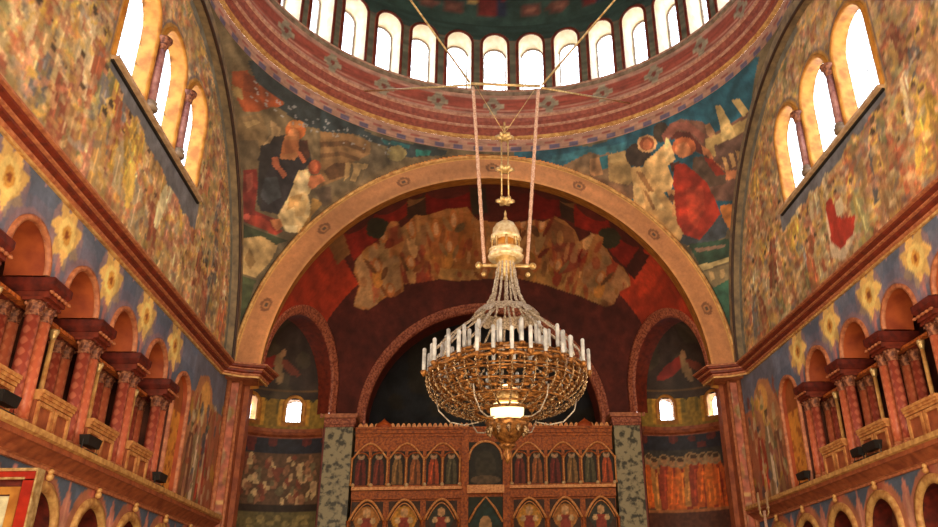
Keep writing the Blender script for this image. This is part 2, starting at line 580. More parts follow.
def upper_blue_paint(side):
    def f(u, v, P):
        p = Paint(u, v, BLUE)
        p.fill(vnoise(u, v, .5, 1) > .6, C255(110, 116, 136))
        cs = BAYS[side] + [NICHE[side]]
        bay = abs(cs[1] - cs[0])
        for c in cs + [cs[0] - bay]:
            f0 = c + bay / 2 if c != NICHE[side] else c + .95
            if c == NICHE[side]: continue
            # mauve shading painted round the arches, pink tail, six-pointed yellow flower
            rr = np.hypot(u - c, v - ZG)
            p.fill(rr < 1.0, C255(114, 108, 128), .6)
            p.fill((rr > .6) & (rr < .8), C255(136, 112, 124))
            fz = 7.6
            p.poly([(f0 - .2, fz), (f0 + .2, fz), (f0 + .08, fz - .75), (f0, fz - 1.1), (f0 - .08, fz - .75)], C255(186, 122, 118))
            p.ell(f0, fz, .58, .6, C255(180, 130, 124), 0, .55)
            for k in range(7):
                a = k * 2 * PI / 7 + .4
                p.poly([(f0 + .2 * cos(a - .9), fz + .2 * sin(a - .9)), (f0 + .42 * cos(a - .38), fz + .42 * sin(a - .38)), (f0 + .6 * cos(a + .1), fz + .62 * sin(a + .1)), (f0 + .38 * cos(a + .4), fz + .38 * sin(a + .4)), (f0 + .2 * cos(a + .9), fz + .2 * sin(a + .9))], C255(234, 190, 112) * (.92 + .12 * (k % 2)))
            p.ell(f0, fz, .3, .3, C255(244, 212, 128))
            p.ell(f0, fz, .15, .17, C255(220, 160, 70))
            p.ell(f0, fz, .07, .09, C255(150, 80, 30))
            for dz in (.5,):
                p.ell(c, fz + dz, .05, .12, C255(176, 140, 150))
        e = NICHE[side] + .75
        # large standing saint and banners at the end of the wall
        p.fill(u > e, C255(160, 96, 66))
        p.fill((u > e) & (v > 7.0), C255(104, 106, 122))
        p.poly([(e, 6.6), (e + .5, 7.5), (e + 1.2, 7.7), (e + 1.7, 7.4), (e + 2.2, 6.4), (e + 2.2, 5.6), (e, 5.6)], C255(178, 120, 80))
        p.ell(e + 1.15, 7.1, .42, .42, C255(206, 150, 80))
        p.figure(e + 1.0, 4.5, 2.3, C255(140, 116, 84), halo=C255(200, 160, 84), inner=C255(214, 190, 160))
        p.figure(e + .45, 4.5, 1.9, C255(120, 74, 56), inner=C255(176, 130, 90))
        p.figure(e + 1.7, 4.5, 2.0, C255(160, 64, 44), inner=C255(206, 160, 120))
        r = random.Random(3 + side)
        for k in range(90):
            p.ell(r.uniform(e, 23.9), r.uniform(4.5, 7.3), r.uniform(.04, .16), r.uniform(.06, .25), PALROBE[r.randrange(10)] * .85, r.uniform(-.4, .4), .7)
        p.fill(abs(u - (NICHE[side])) < .0, BLUE)
        p.dapple(.3, .22, 2)
        return p.C
    return f


def lower_blue_paint(side):
    def f(u, v, P):
        p = Paint(u, v, C255(84, 98, 120))
        r = random.Random(5)
        cs = LOW[side]
        for c in cs:
            p.fill(np.hypot(u - c, v - ZL) < .92, C255(176, 112, 84))
            c2 = c + .98
            p.poly([(c2 - .26, 2.6), (c2 + .26, 2.6), (c2 + .22, 3.4), (c2, 4.0), (c2 - .22, 3.4)], C255(196, 128, 112))
            p.poly([(c2 - .13, 2.8), (c2 + .13, 2.8), (c2, 3.8)], C255(214, 156, 130))
            p.poly([(c - .3, 3.85), (c + .3, 3.85), (c, 4.1)], C255(186, 104, 84))
        for c in cs:
            p.fill((abs(u - c) > .9) & (abs(u - c) < .93) & (v < 2.9), C255(150, 90, 70))
        p.fill(v < 2.2, C255(150, 84, 60))
        p.dapple(.25, .3, 8)
        return p.C
    return f


# ------------------------------------------------------------------ floor and side walls
struct(MB().bb(-12, 12, -6, 36, -.3, 0).build('floor', FLOORM))

for side, sname in ((-1, 'left'), (1, 'right')):
    x = side * W
    s = -side                     # direction the wall faces
    # lunette with the arched windows
    def lmask(cu, cv, P, side=side):
        k = (np.hypot(cu - YD, np.maximum(cv - ZS, 0)) < 7.5) & ((cv > ZS) | (abs(cu - YD) < 8))
        for yc, zs, r in WIN[side]:
            k &= ~in_arch(cu, cv, yc, zs, r, ZSILL)
        return k
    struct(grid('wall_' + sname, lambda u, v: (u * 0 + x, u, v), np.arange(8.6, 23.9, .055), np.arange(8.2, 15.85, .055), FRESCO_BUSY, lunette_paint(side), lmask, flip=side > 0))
    # soffit between lunette and pendentive edge
    mb = MB()
    mb.loft([[(side * AQ, YD + 7.3 * cos(a), ZS + 7.3 * sin(a)), (side * (W + .02), YD + 7.3 * cos(a), ZS + 7.3 * sin(a))] for a in [PI * i / 60 for i in range(61)]])
    struct(mb.build('trim_1', mat('slate_blue_soffit', (92, 100, 110), (70, 74, 84), 4), smooth=True))
    mb = MB()
    mb.tube([(side * (AQ - .01), YD + 7.04 * cos(a), ZS + 7.04 * sin(a)) for a in [PI * i / 80 for i in range(81)]], .045, 6)
    struct(mb.build('trim_2', mat('dark_edge_moulding', (64, 40, 30), (44, 28, 24), 5), smooth=True))

    mb = MB()
    mb.loft([[(side * (AQ - .03), YD + q * cos(a), ZS + q * sin(a)) for q in (7.42, 7.02)] + [(side * (W + .02), YD + 7.02 * cos(a), ZS + 7.02 * sin(a))] for a in [PI * i / 80 for i in range(81)]])
    struct(mb.build('trim_2', mat('olive_ochre_rim', (150, 128, 96), (104, 90, 74), 4)))

    # blue gallery wall with arches
    cs = BAYS[side]
    y_last = cs[-1] + (cs[1] - cs[0]) / 2 + .36
    nc = NICHE[side]
    def umask(cu, cv, P, cs=cs, y_last=y_last, nc=nc):
        k = ~((cv < ZG) & (cu < y_last))
        for c in cs:
            k &= ~in_arch(cu, cv, c, ZG, .62, 4)
        k &= ~in_arch(cu, cv, nc, ZG - .1, .55, ZLEDGE)
        return k
    struct(grid('wall_' + sname, lambda u, v: (u * 0 + x, u, v), np.arange(8.6, 23.9, .05), np.arange(4.3, 8.3, .05), FRESCO_FINE, upper_blue_paint(side), umask, flip=side > 0))
    def lomask(cu, cv, P, side=side):
        k = np.ones(len(cu), bool)
        for c in LOW[side]:
            k &= ~in_arch(cu, cv, c, ZL, .6, .8)
        return k
    struct(grid('wall_' + sname, lambda u, v: (u * 0 + x, u, v), np.arange(8.6, 23.95, .06), np.arange(0, 4.31, .06), FRESCO_FINE, lower_blue_paint(side), lomask, flip=side > 0))
    # west part of the nave, behind the viewer
    struct(MB().bb(x, x + side * .4, -5, 8.65, 0, 17).build('wall_' + sname, BROWNM))

    # gallery behind the columns
    g = empty('gallery_room', (x, 12, 4.3), kind='structure')
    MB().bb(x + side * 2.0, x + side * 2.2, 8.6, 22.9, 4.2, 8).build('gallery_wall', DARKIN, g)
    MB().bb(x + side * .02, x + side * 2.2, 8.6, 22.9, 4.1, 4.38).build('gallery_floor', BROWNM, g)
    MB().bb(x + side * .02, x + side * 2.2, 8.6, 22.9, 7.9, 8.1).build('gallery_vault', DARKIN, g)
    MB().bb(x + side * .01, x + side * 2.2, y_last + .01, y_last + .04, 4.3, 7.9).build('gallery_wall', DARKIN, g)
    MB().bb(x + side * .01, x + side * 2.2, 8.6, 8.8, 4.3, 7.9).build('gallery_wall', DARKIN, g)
    # soffits of the gallery arches and the mouldings round them
    REVM = mat('russet_arch_soffit', (176, 84, 40), (140, 58, 30), 3, .6)
    for c in cs:
        mb = MB()
        wall_reveal(mb, x, x + side * .62, c, ZG, .62, ZG)
        mb.loft([[(x + side * .62, c + q[0], ZG + q[1]) for q in ((.62 * cos(a), .62 * sin(a)), (1.1 * cos(a), 1.3 * sin(a)))] for a in [PI * i / 20 for i in range(21)]])
        o = struct(mb.build('arch_soffit', REVM, smooth=True))
        mb = MB()
        wall_arch_band(mb, x, s, c, ZG, .6, ZG, .09, .05)
        struct(mb.build('arch_moulding', PINKM, smooth=True))
    # solid infill between the arches, behind the wall face, carried by the imposts
    # blind gold niche near the apse
    n = empty('wall_niche', (x, nc, 4.45), kind='structure')
    mb = MB(); wall_reveal(mb, x, x + side * .12, nc, ZG - .1, .55, ZLEDGE); mb.build('niche_reveal', REVM, n, True)
    def goldp(u, v, P, nc=nc):
        p = Paint(u, v, C255(212, 140, 54))
        r = random.Random(8)
        for k in range(60):
            p.ell(r.uniform(nc - .6, nc + .6), r.uniform(4.5, 6.4), .07, .07, C255(150, 80, 30), 0, .7)
        p.fill(v > 6.35, C255(150, 80, 34))
        return p.C
    grid('niche_back', lambda u, v: (u * 0 + x + side * .12, u, v), np.arange(nc - .6, nc + .61, .05), np.arange(4.35, 7.3, .05), FRESCO_FINE, goldp, None, n, flip=side > 0)
    mb = MB(); wall_arch_band(mb, x, s, nc, ZG - .1, .53, ZLEDGE, .09, .05); mb.build('arch_moulding', PINKM, n, True)

    # lower wall niches
    for c in LOW[side]:
        n = empty('wall_niche', (x, c, .8), kind='structure')
        mb = MB(); wall_reveal(mb, x, x + side * .45, c, ZL, .6, .8); mb.build('niche_reveal', DKRED, n, True)
        def np_(u, v, P, c=c):
            p = Paint(u, v, C255(92, 44, 28))
            p.figure(c, 1.0, 2.1, C255(150, 96, 54), halo=C255(170, 120, 60))
            p.dapple(.12, .5, 5)
            return p.C
        grid('niche_back', lambda u, v: (u * 0 + x + side * .45, u, v), np.arange(c - .65, c + .66, .06), np.arange(.7, 3.85, .06), FRESCO_FINE, np_, None, n, flip=side > 0)
        mb = MB()
        wall_arch_band(mb, x, s, c, ZL, .58, .8, .16, .06)
        mb.build('arch_moulding', GOLDL, n, True)
        mb = MB()
        for zz, rr in ((.92, .06), (1.0, .05)):
            mb.ball((x + s * .08, c, ZL + zz - .12), rr)
        mb.build('finial', GOLDL, n, True)

    # ledge cornice (a run of profile along the wall, stepping out)
    def run(path, prof, name, m):
        """path: [(x,y,outx,outy)], prof [(out,z)]"""
        mb = MB()
        mb.loft([[(px + ox * o_, py + oy * o_, z) for o_, z in prof] for px, py, ox, oy in path], caps=False)
        return struct(mb.build(name, m))
    pth = [(x, 8.6, s, 0), (x, 23.9, s, 0)]
    run(pth, [(0, 3.98), (.06, 3.98), (.06, 4.03), (.1, 4.05)], 'trim_3', PINKM)
    run(pth, [(.1, 4.05), (.16, 4.12), (.26, 4.2), (.3, 4.21), (.3, 4.29)], 'trim_4', BROWNM)
    run(pth, [(.3, 4.29), (.36, 4.31), (.36, 4.4), (-.7, 4.4)], 'trim_5', GOLDL)
    # great cornice under the lunette, turning with the corner pier
    pt2 = [(x, 8.6, s, 0), (x, 22.85, s, -.1), (side * 7.05, 23.2, s * .55, -.8), (side * 6.6, 23.3, s * .75, -.6), (side * 6.56, 24.2, s, 0)]
    for prof, m in (([(0, 8.03), (.05, 8.03), (.05, 8.08)], GOLDL), ([(.05, 8.08), (.09, 8.10), (.09, 8.14)], PINKM), ([(.09, 8.14), (.16, 8.17), (.16, 8.22)], REDM),
                    ([(.16, 8.22), (.21, 8.23), (.21, 8.26)], PINKM), ([(.21, 8.26), (.29, 8.29), (.29, 8.33)], REDM), ([(.29, 8.33), (.35, 8.34), (.35, 8.38), (-.02, 8.4)], PINKM)):
        run(pt2, prof, 'trim_6', m)
    # sill under the lunette windows
    ws = WIN[side]
    mb = MB()
    mb.bb(x - side * .14, x + side * .35, ws[0][0] - .85, ws[-1][0] + 1.1, ZSILL - .08, ZSILL)
    struct(mb.build('trim_7', mat('pale_sill_stone', (212, 178, 140), (176, 140, 106), 5)))
    mb = MB()
    mb.bb(x - side * .05, x, ws[0][0] - .85, ws[-1][0] + 1.1, ZSILL - .13, ZSILL - .08)
    struct(mb.build('trim_8', BLACK))

    # windows of the lunette: reveal, archivolt, glass
    for i, (yc, zs, r) in enumerate(ws):
        wn = empty('window_%d' % (i + 1), (x, yc, ZSILL), kind='structure')
        mb = MB(); wall_reveal(mb, x, x + side * .32, yc, zs, r, ZSILL, 20, r * .97); mb.build('window_reveal', GOLDP, wn, True)
        mb = MB(); wall_arch_band(mb, x, s, yc, zs, r - .02, ZSILL + 0, .09, .05); mb.build('window_archivolt', GOLDP, wn, True)
        mb = MB()
        r2 = r * .98
        pts = [(yc - r2, ZSILL)] + [(yc + r2 * cos(PI - PI * k / 16), zs + r2 * sin(PI - PI * k / 16)) for k in range(17)] + [(yc + r2, ZSILL)]
        b = [(x + side * .28, q[0], q[1]) for q in pts]
        c2 = [(x + side * .3, q[0], q[1]) for q in pts]
        mb.loft([b, c2], cu=True, caps=True)
        mb.build('glass', GLASS, wn)
        mb = MB()
        for (q0, q1) in [((yc, ZSILL), (yc, zs + r2))] + [((yc - r2, zz), (yc + r2, zz)) for zz in np.arange(ZSILL + .5, zs + .2, .5)]:
            mb.tube([(x + side * .27, *q0), (x + side * .27, *q1)], .008, 4)
        mb.build('glazing_bar', STONEG, wn)
    # slim colonnettes on the piers between those windows
    if side < 0: wherel = 'left lunette'
    else: wherel = 'right lunette'
    ordn = ['the one nearer the apse', 'the one nearer the viewer']
    for i in range(len(ws) - 1, 0, -1):
        k = len(ws) - 1 - i
        ym = (ws[i][0] + ws[i - 1][0]) / 2
        zt = min(ws[i][1], ws[i - 1][1])
        t = empty('window_colonnette', (x - side * .1, ym, ZSILL), 'rose marble colonnette between the arched windows of the %s, %s' % (wherel, ordn[k]), 'colonnette', 'colonnettes between the lunette windows')
        q = (x - side * .1, ym, ZSILL)
        MB().lathe([(.15, 0), (.15, .08), (.11, .12), (.13, .17), (.09, .22)], q, 14).build('base', STONEG, t, True)
        MB().lathe([(.09, .2), (.085, 1.2), (.08, zt - ZSILL - .28)], q, 14).build('shaft', mat('mauve_marble', (176, 128, 124), (120, 70, 72), 7), t, True)
        MB().lathe([(.08, zt - ZSILL - .3), (.1, zt - ZSILL - .24), (.12, zt - ZSILL - .12), (.17, zt - ZSILL - .06), (.17, zt - ZSILL)], q, 14).build('capital', CAPM, t, True)

# west end of the nave, out of view, closes the room
struct(MB().bb(-8, 8, -5.4, -5, 0, 17).build('wall_back', BROWNM))
struct(MB().bb(-8, 8, -5.4, 8.65, 16.6, 17).build('ceiling', BROWNM))

# ------------------------------------------------------------------ pendentives
# outlines of the painted evangelists, as (|x|, z) on the plaster
PEND_LEFT = [([(7.14, 15.34), (6.83, 15.42), (6.72, 15.29), (6.24, 15.28), (5.47, 15.39), (4.93, 15.47), (4.98, 14.67), (7.45, 13.62)], (108, 92, 68)),
    ([(7.18, 15.19), (6.87, 15.41), (6.67, 15.34), (6.27, 15.39), (6.11, 15.31), (6.48, 15.1), (6.75, 14.89), (7.08, 14.7), (7.25, 14.93)], (140, 72, 42)),
    ([(6.95, 15.34), (6.69, 15.43), (6.66, 15.21), (7.02, 15.05)], (116, 60, 38)),
    ([(6.67, 15.15), (6.15, 15.36), (6.21, 15.23), (6.65, 15.04)], (158, 78, 42)),
    ([(7.23, 14.99), (7.05, 15.06), (7.05, 14.9), (7.23, 14.84)], (140, 116, 74)),
    ([(6.82, 15.55), (6.58, 15.71), (6.13, 15.68), (5.44, 15.67), (4.75, 15.64), (4.01, 15.67), (4.02, 15.47), (4.94, 15.3), (5.58, 15.16), (6.04, 15.18), (6.3, 15.19), (6.11, 15.34), (6.31, 15.37), (6.7, 15.35)], (52, 58, 60)),
    ([(5.23, 15.6), (4.81, 15.63), (4.15, 15.57), (3.35, 15.56), (2.27, 15.61), (1.45, 15.59), (1.55, 15.45), (2.26, 15.35), (2.67, 15.25), (3.36, 15.38), (3.93, 15.39), (4.25, 15.45), (5.27, 15.19)], (52, 62, 66)),
    ([(3.55, 15.52), (2.67, 15.56), (2.67, 15.47), (3.45, 15.43)], (40, 92, 98)),
    ([(2.47, 15.48), (1.96, 15.52), (2.06, 15.39), (2.47, 15.33)], (44, 120, 112)),
    ([(5.27, 15.18), (4.39, 15.41), (3.88, 15.37), (3.84, 15.13), (4.41, 14.77), (4.65, 14.36), (5.33, 13.93)], (132, 100, 66)),
    ([(5.23, 14.34), (4.91, 14.62), (4.6, 14.72), (4.65, 14.4), (5.06, 14.17)], (92, 64, 42)),
    ([(5.29, 14.96), (4.58, 15.22), (3.98, 15.2), (4.03, 15.08), (4.58, 15.11), (5.29, 14.85)], (100, 72, 48)),
    ([(5.3, 14.71), (4.68, 14.95), (4.18, 14.94), (4.22, 14.85), (4.68, 14.86), (5.31, 14.61)], (104, 76, 50)),
    ([(4.41, 14.77), (3.75, 14.89), (3.8, 14.76), (4.14, 14.69), (4.33, 14.33), (4.47, 14.33), (4.37, 14.63)], (176, 146, 100)),
    ([(4.6, 14.72), (4.44, 14.76), (4.51, 14.4), (4.65, 14.28)], (170, 138, 92)),
    ([(3.84, 15.31), (3.36, 15.34), (3.27, 14.99), (3.95, 14.54), (4.19, 14.32), (3.94, 14.85)], (96, 84, 66)),
    ([(2.76, 15.34), (2.81, 15.24), (2.92, 15.15), (3.08, 15.09), (3.23, 15.09), (3.34, 15.14), (3.38, 15.22), (3.34, 15.32), (3.23, 15.41), (3.07, 15.47), (2.92, 15.47), (2.8, 15.42)], (146, 132, 88)),
    ([(7.22, 14.53), (6.71, 14.88), (6.58, 14.61), (6.75, 14.16), (7.03, 13.87), (7.35, 13.85)], (122, 100, 70)),
    ([(7.12, 14.5), (6.81, 14.73), (6.74, 14.71), (7.05, 14.44)], (150, 126, 88)),
    ([(7.24, 14.12), (6.91, 14.23), (6.84, 14.16), (7.18, 13.98)], (150, 126, 88)),
    ([(6.51, 14.89), (6.26, 14.84), (6.32, 14.67), (6.62, 14.27), (6.74, 14.28), (6.5, 14.62)], (156, 128, 92)),
    ([(7.36, 14.05), (6.82, 14.35), (6.82, 13.9), (6.92, 13.69), (7.38, 13.49)], (104, 88, 66)),
    ([(7.22, 13.54), (6.91, 13.73), (6.91, 13.4), (7.0, 12.74), (6.46, 12.73), (6.65, 12.37), (7.27, 12.35), (7.27, 12.93)], (120, 46, 38)),
    ([(7.18, 13.47), (7.01, 13.6), (7.03, 13.26), (7.16, 13.07)], (148, 74, 62)),
    ([(7.27, 12.53), (6.87, 12.66), (6.32, 12.49), (6.51, 12.32), (7.23, 12.37)], (150, 60, 44)),
    ([(7.11, 12.55), (7.12, 12.5), (7.15, 12.46), (7.2, 12.43), (7.24, 12.42), (7.28, 12.43), (7.29, 12.46), (7.27, 12.5), (7.24, 12.55), (7.19, 12.58), (7.15, 12.59), (7.12, 12.58)], (206, 96, 80)),
    ([(6.45, 14.6), (6.18, 14.75), (6.27, 14.2), (6.9, 13.91)], (54, 46, 42)),
    ([(6.79, 14.25), (6.37, 14.56), (6.23, 14.63), (6.46, 14.06), (6.46, 12.92), (6.87, 12.8), (6.95, 12.95), (6.87, 13.79)], (50, 46, 46)),
    ([(6.44, 14.31), (5.92, 14.53), (5.61, 14.8), (5.53, 14.47), (5.95, 13.93), (6.21, 13.34), (6.46, 12.87), (6.87, 12.8), (6.7, 13.71)], (48, 44, 48)),
    ([(6.75, 13.6), (6.43, 13.78), (6.35, 13.33), (6.68, 13.02), (6.86, 13.12)], (62, 64, 68)),
    ([(5.95, 14.75), (5.61, 14.88), (5.58, 14.53), (5.79, 14.33)], (72, 44, 34)),
    ([(5.64, 15.07), (5.68, 14.95), (5.79, 14.84), (5.93, 14.76), (6.06, 14.73), (6.14, 14.76), (6.17, 14.85), (6.12, 14.96), (6.02, 15.07), (5.89, 15.16), (5.76, 15.19), (5.67, 15.16)], (176, 98, 52)),
    ([(5.82, 14.88), (5.84, 14.79), (5.9, 14.71), (5.98, 14.65), (6.06, 14.64), (6.11, 14.68), (6.12, 14.75), (6.09, 14.84), (6.03, 14.93), (5.95, 14.98), (5.88, 14.99), (5.83, 14.95)], (204, 134, 86)),
    ([(5.68, 15.17), (5.71, 15.12), (5.79, 15.06), (5.89, 15.01), (5.99, 14.97), (6.06, 14.97), (6.08, 15.0), (6.05, 15.05), (5.98, 15.11), (5.88, 15.16), (5.78, 15.19), (5.7, 15.2)], (196, 128, 74)),
    ([(6.18, 14.73), (5.84, 14.87), (5.87, 14.47), (5.98, 14.32), (6.36, 14.19)], (178, 118, 74)),
    ([(6.23, 14.63), (5.85, 14.79), (5.87, 14.55), (6.11, 14.41), (6.33, 14.28)], (170, 104, 64)),
    ([(6.54, 14.14), (6.38, 14.22), (6.37, 14.06), (6.19, 13.92), (6.29, 13.78), (6.42, 13.91), (6.55, 13.98)], (196, 112, 78)),
    ([(5.92, 14.53), (5.82, 14.56), (5.68, 14.41), (5.76, 14.32)], (186, 104, 70)),
    ([(5.89, 14.12), (5.64, 14.24), (5.5, 13.95), (5.66, 13.62), (5.57, 13.23), (5.93, 12.57), (6.27, 12.51), (6.37, 12.67), (6.46, 12.83), (6.31, 13.12), (6.16, 13.45), (6.0, 13.87)], (204, 176, 126)),
    ([(6.16, 13.4), (5.81, 13.62), (5.87, 13.37), (6.22, 13.06)], (178, 140, 88)),
    ([(6.02, 13.32), (5.67, 13.53), (5.77, 13.07), (6.02, 12.98)], (190, 156, 104)),
    ([(6.32, 12.64), (5.93, 12.77), (5.98, 12.56), (6.22, 12.5)], (226, 206, 160)),
    ([(5.85, 14.1), (5.65, 14.17), (5.66, 13.72), (5.91, 13.58), (5.96, 13.8)], (214, 190, 144)),
    ([(5.29, 14.41), (5.32, 14.32), (5.38, 14.23), (5.47, 14.18), (5.56, 14.17), (5.62, 14.21), (5.64, 14.29), (5.61, 14.39), (5.54, 14.47), (5.46, 14.52), (5.37, 14.53), (5.31, 14.49)], (148, 72, 48)),
    ([(5.37, 14.41), (5.39, 14.33), (5.43, 14.27), (5.48, 14.23), (5.54, 14.23), (5.57, 14.27), (5.58, 14.33), (5.57, 14.41), (5.52, 14.47), (5.47, 14.51), (5.42, 14.51), (5.38, 14.47)], (184, 100, 66)),
    ([(5.6, 14.1), (5.29, 14.25), (5.19, 14.12), (5.56, 13.8), (5.66, 13.86)], (184, 112, 74)),
    ([(6.65, 12.66), (6.41, 12.77), (6.32, 12.64), (6.46, 12.44), (6.6, 12.53)], (196, 124, 78)),
    ([(5.56, 13.61), (5.25, 13.56), (5.57, 13.13), (5.72, 12.73), (5.88, 12.64), (5.62, 13.16)], (160, 122, 66)),
    ([(5.51, 13.81), (5.03, 14.05), (5.0, 13.63), (5.25, 13.47)], (92, 76, 62)),
    ([(7.31, 12.28), (6.74, 12.28), (6.17, 12.3), (7.31, 11.51), (7.4, 11.83)], (60, 66, 46)),
    ([(7.35, 11.9), (6.84, 12.17), (6.45, 12.05), (6.64, 11.55), (6.99, 10.99), (7.34, 11.02)], (178, 148, 100)),
    ([(7.12, 11.75), (6.98, 11.43), (7.11, 11.17), (7.25, 11.43)], (140, 110, 68)),
    ([(7.33, 10.94), (6.96, 10.95), (7.08, 10.35), (7.14, 9.82), (7.25, 9.15)], (72, 80, 54))]
